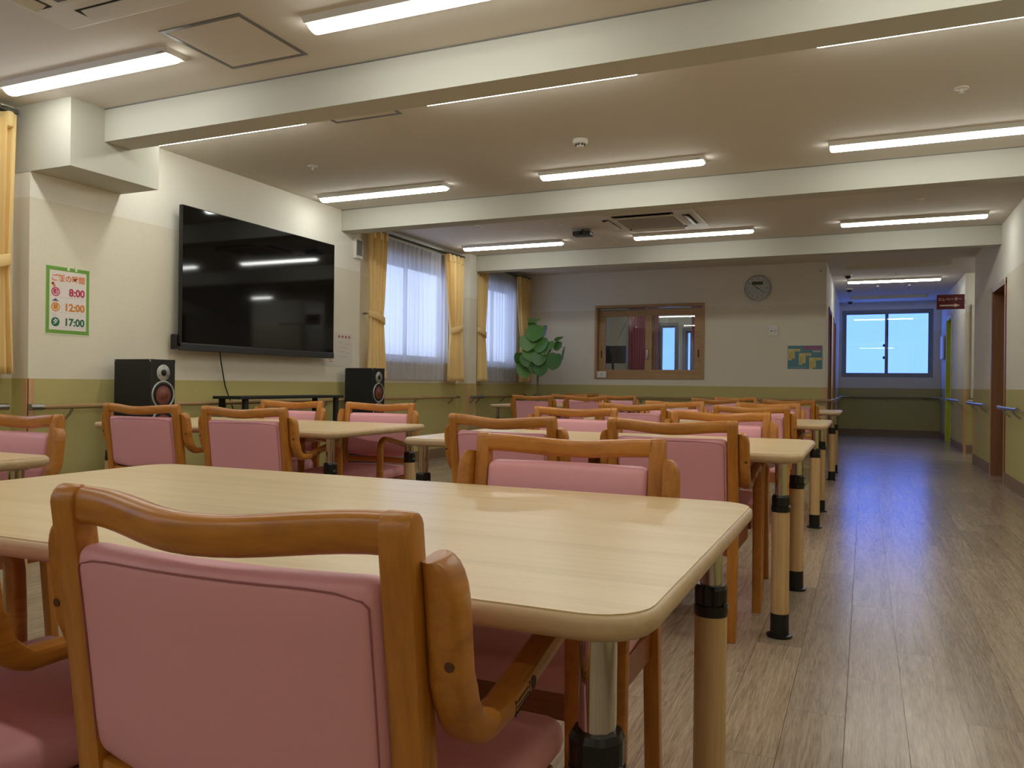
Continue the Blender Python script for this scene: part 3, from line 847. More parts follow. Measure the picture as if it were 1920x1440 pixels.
# ------------------------------------------------------------------ doors
def door_x(n, d, xf, sgn, m='door_wood', fm='guard', label=''):
    """door in an x-plane wall; sgn=+1 when the leaf lies at larger x than the face"""
    y0, y1, z0, z1 = d
    xi = xf + sgn * .11
    lo, hi = min(xi, xi + sgn * .04), max(xi, xi + sgn * .04)
    root = MB().box((lo, y0 + .03, 0), (hi, y1 - .03, z1 - .03)).build('door_%d' % n, m)
    struct(root, label)
    a, b_ = min(xf - sgn * .012, xf + sgn * .15), max(xf - sgn * .012, xf + sgn * .15)
    MB().box((a, y0 - .03, 0), (b_, y0 + .03, z1)).build('door_jamb', fm, root)
    MB().box((a, y1 - .03, 0), (b_, y1 + .03, z1)).build('door_jamb', fm, root)
    MB().box((a, y0 - .03, z1 - .03), (b_, y1 + .03, z1 + .03)).build('door_head', fm, root)
    c0, c1 = min(xf - sgn * .015, xf - sgn * .012), max(xf - sgn * .015, xf - sgn * .012)
    tm_ = 'white' if m == 'lime' else 'guard'
    MB().box((c0, y0 - .034, 0), (c1, y0 - .012, z1 + .03)).build('door_trim', tm_, root)
    MB().box((c0, y1 + .012, 0), (c1, y1 + .034, z1 + .03)).build('door_trim', tm_, root)
    if m == 'lime': MB().box((c0, y0 - .034, z1 + .01), (c1, y1 + .034, z1 + .034)).build('door_trim', tm_, root)
    xh = xi - sgn * .045
    MB().tube([(xi, y0 + .12, .85), (xh, y0 + .12, .88), (xh, y0 + .12, 1.22), (xi, y0 + .12, 1.25)], .011, 8, (0, 1, 0)).build('door_handle', 'steel', root, 60)
    return root
door_x(1, D1, XR, 1, fm='door_wood', label='brown wooden door recessed in the right wall')
door_x(2, D2, XR, 1, fm='door_wood', label='brown wooden door at the right photo edge')
door_x(3, D3, XCL, -1, fm='door_wood', label='dark brown door near the corridor mouth')
door_x(4, D4, XCL, -1, fm='door_wood', label='dark brown door further along the corridor')
door_x(5, D5, XCR, 1, m='lime', fm='lime', label='lime green door on the right of the corridor')

# wall board beside the lime door, tall white pipe on the lobby wall
t = thing('wall_board', 'white framed board standing off the wall beyond the lime door', 'notice board', (XCR, 16.55, 1.68))
MB().rbox((-.05, -.24, -.21), (-.02, .24, .21), .005).build('board', 'white', t)
MB().box((-.02, -.20, -.17), (0, .20, .17)).build('board_backing', 'grey_metal', t)
t = thing('wall_conduit', 'tall cream conduit with an elbow on the lift lobby wall', 'conduit', (1.42, YL - .03, .80))
MB().rbox((-.02, -.02, 0), (.02, .03, 1.32), .006).build('conduit_cover', 'panel', t)
MB().rbox((-.02, -.02, 1.32), (.6, .03, 1.36), .006).build('conduit_elbow', 'panel', t)

# ------------------------------------------------------------------ lift sign
t = thing('hanging_sign', 'maroon lift sign with a white arrow at the corridor', 'sign', (1.12, 13.27, 2.20))
MB().rbox((-.17, -.012, -.108), (.19, .012, .108), .004).build('sign_panel', 'red_sign', t)
FB = ((1, 0, 0), (0, 0, 1), (0, -1, 0))
text('sign_lettering', 'エレベーター', .052, flat((236, 226, 214)), t, place(t, *FB, (0.0, -.0125, .035)))
b_ = MB().prism([(-.062, -.13), (-.042, -.13), (-.042, .06), (-.026, .06), (-.052, .13), (-.078, .06), (-.062, .06)], -.0132, -.012, 'Y')
b_.build('sign_arrow', flat((206, 186, 170)), t)
MB().rbox((.185, -.016, -.03), (.20, .016, .03), .003).build('sign_bracket', 'steel', t)

# ------------------------------------------------------------------ serving hatch window
hx0, hx1, hz0, hz1 = HW
hw = thing('serving_hatch', 'wooden sliding hatch window in the back wall', 'window', ((hx0 + hx1) / 2, YB, hz0))
cx = (hx0 + hx1) / 2; hh = hz1 - hz0; hwid = (hx1 - hx0) / 2
fr = MB().box((-hwid, -.02, 0), (hwid, .12, .035)).box((-hwid, -.02, hh - .04), (hwid, .12, hh)).box((-hwid, -.02, .035), (-hwid + .035, .12, hh - .04)).box((hwid - .035, -.02, .035), (hwid, .12, hh - .04))
fr.build('outer_frame', 'frame_wood', hw)
for k, (a, b_) in enumerate(((-hwid + .04, .06), (-.05, hwid - .04))):
    yy = .075 if k == 0 else .03
    z0, z1 = .035, hh - .062
    q = .10
    s_ = MB().box((a, yy - .018, z0), (b_, yy + .018, z0 + q)).box((a, yy - .018, z1 - q), (b_, yy + .018, z1)).box((a, yy - .018, z0 + q), (a + q, yy + .018, z1 - q)).box((b_ - q, yy - .018, z0 + q), (b_, yy + .018, z1 - q))
    so = s_.build('sash', 'frame_wood', hw)
    MB().box((a + q, yy - .003, z0 + q), (b_ - q, yy + .003, z1 - q)).build('pane', 'glass', so)
    px = a + .045 if k == 0 else b_ - .045
    MB().rbox((px - .018, yy - .022, .30), (px + .018, yy - .014, .44), .004).build('finger_pull', 'frame_wood', so)
    MB().box((px - .010, yy - .0235, .315), (px + .010, yy - .0215, .425)).build('finger_pull_recess', 'tile_dark', so)
MB().rbox((-.03, -.012, .29), (.0, .012, .43), .008, 2).build('crescent_latch', 'steel', hw, 40)
MB().box((-hwid + .035, .0, hh - .075), (hwid - .035, .11, hh - .062)).build('top_track', 'grey_metal', hw)
tc_ = thing('small_card', 'small white card standing on the lower left corner of the hatch', 'card', (-3.60, YB - .03, hz0 + .035))
MB().rbox((-.07, -.006, -.02), (.07, .006, .075), .002).build('card_sheet', 'paper', tc_)
MB().cyl((0, -.0075, .028), (0, -.0058, .028), .016, n=16).build('card_mark', flat((176, 190, 204)), tc_)

# things in the room behind
def rose(label, x0, x1, x0b, x1b, y=YK - .12, z0=.6, z1=2.35, seed=1):
    t = thing('rose_curtain', label, 'curtain', ((x0 + x1) / 2, y, z0), group='rose curtains behind the hatch')
    V = []; F = []; nu, nz = 48, 14
    for j in range(nz + 1):
        tt = j / nz; z = z0 + (z1 - z0) * tt
        a, c = x0b + (x0 - x0b) * tt ** .6, x1b + (x1 - x1b) * tt ** .6
        for i in range(nu + 1):
            u = i / nu
            V.append((a + (c - a) * u - (x0 + x1) / 2, .028 * math.sin(u * 2 * PI * 6 + seed), z - z0))
    for j in range(nz):
        for i in range(nu): q = j * (nu + 1) + i; F.append((q, q + 1, q + nu + 2, q + nu + 1))
    m_ = MB(); m_.add(V, F); solidify(m_.build('curtain_cloth', 'pinkcurtain', t, 60), .003)
    MB().cyl((x0 - (x0 + x1) / 2, 0, z1 - z0 + .02), (x1 - (x0 + x1) / 2, 0, z1 - z0 + .02), .012, n=10).build('rod', 'grey_metal', t, 60)
    MB().box((-.01, -.01, z1 - z0 + .01), (.01, YK - y + .002, z1 - z0 + .03)).build('rod_bracket', 'grey_metal', t)
rose('wide rose curtain beside the monitor behind the hatch', -3.95, -3.64, -3.92, -3.68, seed=1)
rose('narrow rose curtain at the bright window behind the hatch', -3.58, -3.40, -3.60, -3.44, seed=2)
rose('rose curtain at the right side of the hatch view', -2.82, -2.55, -2.70, -2.50, seed=3)
t = thing('monitor', 'flat monitor on a stand seen through the left hatch pane', 'monitor', (-3.95, 13.2, 0))
MB().rbox((-.24, -.015, 1.30), (.24, .02, 1.60), .006).build('monitor_screen', mat('monitor_face', (40, 44, 58), .25), t)
MB().rbox((-.02, .0, .70), (.02, .03, 1.32), .006).build('stand_post', 'black', t)
MB().rbox((-.3, -.2, .66), (.3, .2, .70), .006).build('stand_shelf', 'black_matte', t)
for sx in (-.27, .27):
    for sy in (-.17, .17): MB().rbox((sx - .02, sy - .02, 0), (sx + .02, sy + .02, .66), .004).build('stand_leg', 'black_matte', t)
MB().tube([(.05, .02, 1.6), (.10, .2, 1.85), (.16, .5, 2.2), (.20, .55, 2.615)], .006, 6, (1, 0, 0)).build('cable', 'black', t, 60)

# ------------------------------------------------------------------ wall clock
ck = thing('wall_clock', 'round white wall clock with a green digital display', 'clock', (-1.372, YB, 2.292))
R_ = .176
MB().lathe((0, 0, 0), [(R_, 0), (R_, -.030), (R_ - .004, -.036), (R_ - .012, -.036), (R_ - .014, -.028)][::-1], 'Y', 48).build('case', 'silver', ck, 40)
MB().cyl((0, -.029, 0), (0, -.0285, 0), R_ - .012, n=48).build('dial', flat((238, 238, 240)), ck)
for k in range(1, 13):
    a = PI / 2 - 2 * PI * k / 12
    text('numeral', str(k), .038, flat((40, 40, 44)), ck, place(ck, *FB, (math.cos(a) * .132, -.0300, math.sin(a) * .132)))
MB().box((-.075, -.0300, .045), (.072, -.0290, .090)).build('digital_display', flat((112, 122, 92)), ck)
for k in range(9): MB().box((-.068 + k * .0155, -.0306, .055), (-.060 + k * .0155, -.0299, .080)).build('digit', flat((70, 80, 58)), ck)
def hand(ang, ln, wd, tail, nm, y):
    d = Vector((math.sin(ang), 0, math.cos(ang))); p = Vector((math.cos(ang), 0, -math.sin(ang)))
    a, b2 = d * ln, d * -tail
    vs = [b2 - p * wd, b2 + p * wd, a + p * wd * .5, a - p * wd * .5]
    m_ = MB(); m_.add([(v.x, y, v.z) for v in vs] + [(v.x, y - .001, v.z) for v in vs], [(0, 1, 2, 3), (7, 6, 5, 4), (0, 1, 5, 4), (1, 2, 6, 5), (2, 3, 7, 6), (3, 0, 4, 7)])
    m_.build(nm, flat((24, 24, 26)), ck)
hand(math.radians(310.5), .085, .005, .02, 'hour_hand', -.0305)
hand(math.radians(126), .125, .004, .025, 'minute_hand', -.0318)
MB().cyl((0, -.034, 0), (0, -.029, 0), .007, n=12).build('hub', flat((24, 24, 26)), ck)
MB().cyl((0, -.0352, 0), (0, -.0346, 0), R_ - .012, n=40).build('clock_glass', 'glass', ck)

# thermostat switch
t = thing('wall_switch', 'square white control panel below the clock', 'switch', (-1.16, YB, 1.698))
MB().rbox((-.063, -.020, -.068), (.063, 0, .068), .005, 2).build('cover', 'white', t, 40)
MB().box((-.030, -.0212, -.010), (-.012, -.0195, .008)).build('button', flat((110, 60, 60)), t)
MB().box((.008, -.0212, -.018), (.040, -.0195, .018)).build('key', flat((206, 202, 194)), t)
# little hook sensor at the top right corner of the back wall
t = thing('wall_sensor', 'tiny beige sensor at the top right of the back wall', 'sensor', (-.56, YB, 2.50))
MB().rbox((-.018, -.02, -.03), (.018, 0, .03), .006, 2).build('sensor_body', 'white', t, 40)
MB().cyl((0, -.024, -.008), (0, -.018, -.008), .007, n=10).build('sensor_eye', 'dark', t)

# menu poster on the back wall
t = thing('menu_poster', 'teal poster with yellow schedule blocks on the back wall', 'poster', (-.748, YB, 1.335))
MB().box((-.221, -.003, -.158), (.221, 0, .158)).build('sheet', flat((92, 138, 148)), t)
yl = (214, 200, 132); mg = (176, 92, 138)
def pb(nm, x0, x1, z0, z1, c, y=-.0042): MB().box((x0, y, z0), (x1, -.0025, z1)).build(nm, flat(c), t)
pb('title_band', -.02, .21, .105, .150, (150, 104, 150))
for k in range(6): pb('title_mark', -.01 + k * .036, .014 + k * .036, .113, .142, mg, -.005)
pb('subtitle_mark', .10, .20, .068, .092, (190, 170, 180))
for (bx, bz) in ((-.215, .115), (-.075, .055), (.055, -.005)):
    pb('schedule_head', bx, bx + .155, bz - .035, bz, yl)
    pb('schedule_column', bx, bx + .045, bz - .155, bz - .036, yl)
    pb('schedule_column', bx + .048, bx + .085, bz - .135, bz - .036, (206, 190, 120))
    pb('schedule_note', bx + .06, bx + .145, bz - .024, bz - .012, (196, 150, 110), -.005)
    pb('schedule_note', bx + .012, bx + .034, bz - .14, bz - .05, (190, 170, 104), -.005)
pb('foot_note', -.20, .03, -.135, -.125, (130, 162, 160))
pb('foot_note', -.20, .0, -.15, -.143, (130, 162, 160))

# ------------------------------------------------------------------ meal time poster
t = thing('meal_poster', 'green-bordered meal times poster taped to the wall left of the television', 'poster', (XT, 3.563, 1.432))
FT = ((0, 1, 0), (0, 0, 1), (1, 0, 0))
MB().box((0, -.156, -.222), (.002, .156, .218)).build('laminate', flat((206, 214, 186), .3), t)
MB().box((.001, -.152, -.212), (.003, .152, .212)).build('border', flat((112, 160, 62)), t)
MB().box((.002, -.130, -.190), (.004, .130, .188)).build('sheet', flat((226, 218, 212)), t)
def tp(nm, body, size, c, y, z, al='CENTER', bold=.0): return text(nm, body, size, flat(c), t, place(t, *FT, (.0045, y, z)), al, bold)
orn, red, amb, grn = (222, 116, 40), (186, 56, 92), (206, 128, 48), (38, 104, 74)
tp('title_lettering', 'ご飯の時間', .048, orn, 0, .138, bold=.0008)
for z, c, kan, tm, filled in ((.052, red, '朝', '8:00', 0), (-.045, amb, '昼', '12:00', 0), (-.140, grn, '夕', '17:00', 1)):
    MB().cyl((.003, -.088, z), (.0048, -.088, z), .029, n=24).build('meal_disc', flat(c), t)
    if not filled: MB().cyl((.004, -.088, z), (.0052, -.088, z), .023, n=24).build('meal_disc_inner', flat((232, 190, 196) if c == red else (240, 208, 160)), t)
    text('meal_character', kan, .036, flat(c if not filled else (226, 230, 222)), t, place(t, *FT, (.0056, -.088, z)), bold=.001)
    text('time_lettering', tm, .066, flat(c), t, place(t, *FT, (.0046, .118, z)), 'RIGHT', .0022)
    MB().box((.0035, -.06, z - .034), (.0044, .118, z - .0325)).build('rule_line', flat((190, 180, 184)), t)
MB().cyl((.0038, -.108, .103), (.0052, -.108, .103), .009, n=14).build('little_picture', flat((170, 40, 40)), t)
MB().rbox((.0038, -.106, .082), (.0052, -.090, .100), .0006).build('little_picture', flat((210, 150, 70)), t)
MB().prism([(-.115, 0.0), (-.065, 0.0), (-.08, .012), (-.09, .018), (-.10, .010)], .0038, .0050, 'X').build('little_picture', flat((96, 104, 130)), t, loc=(0, 0, -.008))
MB().cyl((.0038, -.092, -.095), (.005, -.092, -.095), .012, n=14).build('little_picture', flat((220, 206, 200)), t)
for y in (.0, .055):
    MB().box((.003, y - .008, .195), (.0048, y + .008, .236)).build('tape', flat((222, 224, 200), .3), t)

# notice at the right of the television
t = thing('wall_notice', 'large pale paper notice half behind the television', 'notice', (XT, 6.44, 1.245))
MB().box((0, -.23, -.164), (.002, .25, .164)).build('sheet', flat((214, 206, 196)), t)
for k in range(4): MB().box((.0018, .02 + k * .055, .118), (.0027, .046 + k * .055, .142)).build('title_mark', flat((170, 90, 90)), t)
for k, (y, z, l) in enumerate(((.02, .07, .09), (.13, .06, .08), (.05, .02, .12), (.02, -.02, .10), (.14, -.03, .07), (.06, -.07, .11))):
    MB().box((.0018, y, z), (.0026, y + l, z + .004)).build('writing_line', flat((170, 160, 154)), t)
MB().box((.0018, -.14, -.105), (.0026, -.08, -.098)).build('stamp_mark', flat((196, 100, 96)), t)
MB().box((.0018, -.12, -.122), (.0026, -.07, -.115)).build('stamp_mark', flat((196, 100, 96)), t)

# little white louvred wall box above
t = thing('wall_speaker', 'small white wall box with a grey grille beside the near yellow curtain', 'vent', (XT, 6.755, 2.275))
MB().rbox((0, -.065, -.10), (.035, .06, .095), .005, 2).build('box', 'white', t, 40)
MB().box((.034, -.052, -.070), (.037, .045, .082)).build('grille', 'grille', t)

# ------------------------------------------------------------------ television
t = thing('television', 'large black wall-mounted flat television', 'television', (-4.585, 5.30, 1.69))
MB().rbox((-.035, -.92, -.515), (0, .92, .53), .006).build('cabinet', 'black', t)
MB().box((-.001, -.912, -.480), (.0015, .912, .523)).build('screen', 'screen', t)
MB().rbox((-.03, -.92, -.540), (.006, .92, -.487), .005).build('bottom_bezel', mat('tv_bezel', (44, 44, 48), .4), t)
MB().rbox((-.09, -.94, -.535), (-.03, -.915, -.42), .012).build('side_speaker', 'black', t)
MB().rbox((-.10, -.45, -.35), (-.035, .45, .35), .01).build('rear_housing', 'black_matte', t)
MB().box((-.126, -.3, -.2), (-.10, .3, .2)).build('wall_mount', 'grey_metal', t)
MB().tube([(-.06, -.47, -.53), (-.075, -.44, -.62), (-.09, -.38, -.80), (-.09, -.28, -1.0), (-.09, -.22, -1.12)], .005, 6, (1, 0, 0)).build('power_cable', 'black', t, 60)

# ------------------------------------------------------------------ loudspeakers
def speaker(label, x0, x1, y0, y1):
    cx, cy = (x0 + x1) / 2, (y0 + y1) / 2
    t = thing('loudspeaker', label, 'loudspeaker', (cx, cy, 0), group='floor loudspeakers')
    hx, hy, top = (x1 - x0) / 2, (y1 - y0) / 2, 1.066
    MB().rbox((-hx, -hy, .03), (hx, hy, top), .004).build('cabinet', 'black_matte', t)
    MB().rbox((-hx - .01, -hy - .012, 0), (hx + .012, hy + .012, .03), .004).build('plinth', 'black', t)
    f = hx
    MB().lathe((f, 0, top - .088), [(.054, -.002), (.054, .003), (.050, .006)], 'X', 28).build('tweeter_plate', 'silver', t, 40)
    MB().lathe((f, 0, top - .088), [(.022, .0055), (.022, .0075), (.006, .012)], 'X', 20).build('tweeter_dome', 'black', t, 40)
    for a in (90, 210, 330):
        yy, zz = .041 * math.cos(math.radians(a)), .041 * math.sin(math.radians(a))
        MB().cyl((f + .005, yy, top - .088 + zz), (f + .0072, yy, top - .088 + zz), .0035, n=8).build('screw', 'black', t)
    for zc in (top - .235, top - .425):
        rg = MB().sweep([(f + .001, .089 * math.cos(2 * PI * k / 32), zc + .089 * math.sin(2 * PI * k / 32)) for k in range(32)], rrect(.012, .012, .004, 2), (1, 0, 0), True)
        w_ = rg.build('woofer_ring', 'silver', t, 60)
        MB().lathe((f, 0, zc), [(.083, -.002), (.083, .002), (.072, .006), (.064, .003)], 'X', 32).build('rubber_surround', 'black', w_, 60)
        MB().lathe((f, 0, zc), [(.062, -.001), (.062, .0045), (.030, .0042), (.026, .009), (.008, .014)], 'X', 32).build('cone', 'cone', w_, 60)
    for sx in (-1, 1):
        for sy in (-1, 1):
            MB().prism([(0, 0), (.03, 0), (0, .03)], 0, .001, 'Z').build('corner_protector', 'steel', t, loc=(0, 0, 0)).matrix_local = Matrix.Translation((sx * (hx + .0004), sy * (hy + .0004), top + .0003)) @ Matrix.Diagonal((-sx, -sy, 1, 1))
            b_ = MB().add([(0, 0, 0), (-.022, 0, 0), (0, 0, -.022), (0, .0008, 0), (-.022, .0008, 0), (0, .0008, -.022)], [(0, 1, 2), (5, 4, 3), (0, 1, 4, 3), (1, 2, 5, 4), (2, 0, 3, 5)])
            b_.build('corner_protector', 'steel', t).matrix_local = Matrix.Translation((sx * hx, sy * (hy + .0008), top)) @ Matrix.Diagonal((sx, -sy, 1, 1))
    return t
speaker('tall black floor loudspeaker left of the television', -4.605, -4.27, 3.83, 4.032)
speaker('tall black floor loudspeaker below the near yellow curtain', -4.605, -4.285, 6.43, 6.635)

# audio rack under the television
t = thing('media_rack', 'low black media rack under the television', 'rack', (-4.44, 5.33, 0))
MB().rbox((-.13, -.65, .79), (.15, .65, .812), .004).build('rack_top', 'black_matte', t)
for z in (.42, .08): MB().rbox((-.12, -.56, z), (.13, .56, z + .02), .004).build('rack_shelf', 'black_matte', t)
for sx in (-.11, .12):
    for sy in (-.57, .57): MB().rbox((sx - .016, sy - .022, 0), (sx + .016, sy + .022, .79), .004).build('rack_post', 'black_matte', t)
t2 = thing('media_player', 'black audio player box on the media rack shelf', 'player', (-4.44, 5.26, .4415))
MB().rbox((-.10, -.20, 0), (.11, .20, .09), .005).build('player_case', 'black', t2)
MB().box((.1095, -.12, .045), (.111, .06, .07)).build('player_display', flat((40, 60, 74)), t2)
for k in (.09, .14): MB().cyl((.108, k, .045), (.118, k, .045), .014, n=14).build('player_knob', 'steel', t2, 40)

# ------------------------------------------------------------------ plant
pl = thing('potted_plant', 'umbrella fig with big heart-shaped leaves in the room corner', 'plant', (-4.256, 10.55, 0))
MB().lathe((0, 0, 0), [(.11, .0), (.13, .02), (.17, .30), (.175, .32), (.155, .32), (.15, .28)], n=28).build('pot', 'pot', pl, 40)
MB().cyl((0, 0, .25), (0, 0, .285), .15, n=24).build('soil', 'soil', pl)
tk = [(0, 0, .28), (.01, 0, .6), (-.01, .01, .85), (.0, 0, 1.05), (-.02, .01, 1.25), (-.03, 0, 1.5), (-.04, 0, 1.74)]
MB().tube(tk, .016, 8, (1, 0, 0)).build('trunk', 'trunk', pl, 60)
MB().tube([(.0, 0, 1.08), (.08, -.01, 1.22), (.17, -.02, 1.38), (.26, -.02, 1.52)], .010, 6, (0, 1, 0)).build('branch', 'trunk', pl, 60)
MB().tube([(.0, 0, 1.12), (-.08, -.01, 1.24), (-.18, -.02, 1.38)], .009, 6, (0, 1, 0)).build('branch', 'trunk', pl, 60)
def leaf_mesh():
    V = []; F = []; n = 16
    V.append((0, 0, 0))
    for k in range(n + 1):
        a = -PI + 2 * PI * k / n
        r = .5 * (1 + .16 * math.cos(a) ) * (1 - .28 * math.exp(-((abs(a) - PI) / .45) ** 2))
        x, y = r * math.sin(a), r * math.cos(a)
        if abs(a) < .35: y *= 1.08
        V.append((x, y + .0, -.10 * (x * x * 4) - .12 * y * y))
    for k in range(1, n + 1): F.append((0, k, k + 1))
    b_ = MB(); b_.add(V, F)
    me = b_.mesh('leaf', 80); me.materials.append(M['leaf']); return me
lm = leaf_mesh()
rl = random.Random(5)
#  x, y, z, size, tilt (90 = facing the room), turn
leaves = [(-.05, -.04, 1.835, .19, 25, 6), (-.11, .02, 1.785, .13, 60, 40), (-.01, -.09, 1.68, .27, 72, 0), (.12, -.03, 1.69, .21, 76, -48), (-.11, -.10, 1.54, .25, 78, 12),
          (.09, -.09, 1.51, .25, 70, -15), (.225, -.10, 1.49, .135, 70, 5), (.34, -.05, 1.57, .14, 35, -20), (.34, -.08, 1.48, .15, 72, -20), (.41, -.03, 1.385, .20, 82, -62), (.30, -.12, 1.28, .26, 80, -8),
          (.15, -.12, 1.405, .13, 68, -10), (.075, -.13, 1.315, .22, 72, 8), (-.07, -.07, 1.405, .27, 80, 10), (-.13, -.09, 1.30, .22, 78, 22), (-.28, -.03, 1.31, .20, 84, 58), (-.20, -.05, 1.155, .23, 82, 38),
          (-.01, -.08, 1.18, .19, 78, 28), (.10, -.12, 1.175, .23, 80, -4)]
stem_at = lambda z: (-.005 if z < 1.1 else -.03, 0, z)
for (x, y, z, s_, ti, tu) in leaves:
    o_ = bpy.data.objects.new('leaf', lm); COL.objects.link(o_); o_.parent = pl
    th_ = math.radians(-(180 - ti)); tz = math.radians(tu)
    o_.rotation_euler = (th_, math.radians(rl.uniform(-10, 10)), tz)
    o_.scale = (s_, s_, s_)
    # the leaf hangs from its stalk end (local y = -0.36)
    dv = Matrix.Rotation(tz, 3, 'Z') @ Matrix.Rotation(th_, 3, 'X') @ Vector((0, -.36 * s_, 0))
    o_.location = (x, y, z)
    top = Vector((x, y, z)) + dv
    if x > .12: r0 = Vector((.08 + (top.z - 1.22) * .5, -.01, max(1.12, min(1.5, top.z - .06))))
    elif x < -.16: r0 = Vector((-.14, -.015, 1.31))
    else: r0 = Vector((-.02, 0, max(1.08, min(1.72, top.z - .07))))
    mid = (r0 + top) / 2 + Vector((0, 0, .03))
    MB().tube([tuple(r0), tuple(mid), tuple(top)], .0035, 5, (.3, .8, .2)).build('petiole', 'leaf', pl, 60)

# ------------------------------------------------------------------ tables
def make_table():
    t = thing('dining_table', 'x', 'table', (0, 0, 0), group='wood-look dining tables')
    hx, hy, T_, th = .845, .47, .685, .034
    def outline(ins, r=.075, n=6):
        pts = []
        for cx_, cy_, a0 in ((hx - r, hy - r, 0), (-hx + r, hy - r, 90), (-hx + r, -hy + r, 180), (hx - r, -hy + r, 270)):
            for k in range(n + 1):
                a = math.radians(a0 + 90 * k / n); pts.append((cx_ + (r - ins) * math.cos(a), cy_ + (r - ins) * math.sin(a)))
        return pts
    # laminate surface
    MB().prism(outline(.007), T_ - .004, T_, 'Z').build('table_surface', 'table_top', t)
    rows = [(.004, -.0035), (.0015, -.006), (.0, -.011), (.0, -.018), (.003, -.025), (.010, -.031), (.020, -.034)]
    V = []; F = []; n = len(outline(0))
    for ins, z in [(.0072, -.0015)] + rows: V += [(p[0], p[1], T_ + z) for p in outline(ins)]
    for i in range(len(rows)):
        for k in range(n): F.append((i * n + k, i * n + (k + 1) % n, (i + 1) * n + (k + 1) % n, (i + 1) * n + k))
    F.append(tuple(reversed(range(len(rows) * n, (len(rows) + 1) * n)))); F.append(tuple(range(n)))
    b_ = MB(); b_.add(V, F); b_.build('table_edge', 'table_edge', t, 50)
    MB().box((-hx + .2, -.03, T_ - .055), (hx - .2, .03, T_ - .034)).build('stiffener', 'grey_metal', t)
    for sx in (-1, 1):
        for sy in (-1, 1):
            x, y = sx * (hx - .078), sy * (hy - .09)
            lg = MB().cyl((x, y, .085), (x, y, .470), .0325, n=24).build('leg', 'table_leg', t, 40)
            MB().cyl((x, y, .46), (x, y, T_ - .036), .0225, n=24).build('chrome_tube', 'chrome', lg, 40)
            MB().lathe((x, y, .465), [(.0335, 0), (.0345, .012), (.034, .022)], n=24).build('collar', 'black', lg, 40)
            MB().lathe((x, y, .485), [(.0300, 0), (.0315, .004), (.0315, .034), (.0275, .042), (.024, .042)], n=32, ribs=16, rib=.0018).build('collar_nut', 'black', lg)
            MB().cyl((x + .030, y - .012, .488), (x + .037, y - .014, .488), .006, n=10).build('set_screw', 'steel', lg)
            MB().lathe((x, y, 0), [(.046, 0), (.047, .004), (.046, .009), (.034, .012), (.0335, .088)], n=24).build('foot', 'black', lg, 40)
            MB().cyl((x, y, T_ - .040), (x, y, T_ - .033), .034, n=20).build('mount_plate', 'steel', lg)
            for q in ((-sx * .06, 0), (0, -sy * .06)):
                MB().cyl((x + q[0], y + q[1], T_ - .039), (x + q[0], y + q[1], T_ - .033), .006, n=8).build('screw', 'steel', lg)
    return t
table0 = make_table()
TX, TXL = -1.05, -3.185
tables = [(TX, 1.28, 'nearest wood-look dining table across the foreground'),
          (TX, 3.52, 'second dining table of the aisle row, behind the foreground one'),
          (TX - .015, 6.05, 'third dining table of the aisle row'),
          (TX - .015, 9.05, 'fourth and farthest dining table of the aisle row'),
          (TXL, 1.28, 'dining table cropped by the left photo edge'),
          (-3.205, 3.67, 'dining table in front of the loudspeakers and television'),
          (TXL - .06, 9.05, 'dining table in the far corner before the plant')]
for i, (x, y, lab) in enumerate(tables):
    t = table0 if i == 0 else copy_tree(table0)
    t.location = (x, y, 0); t['label'] = lab

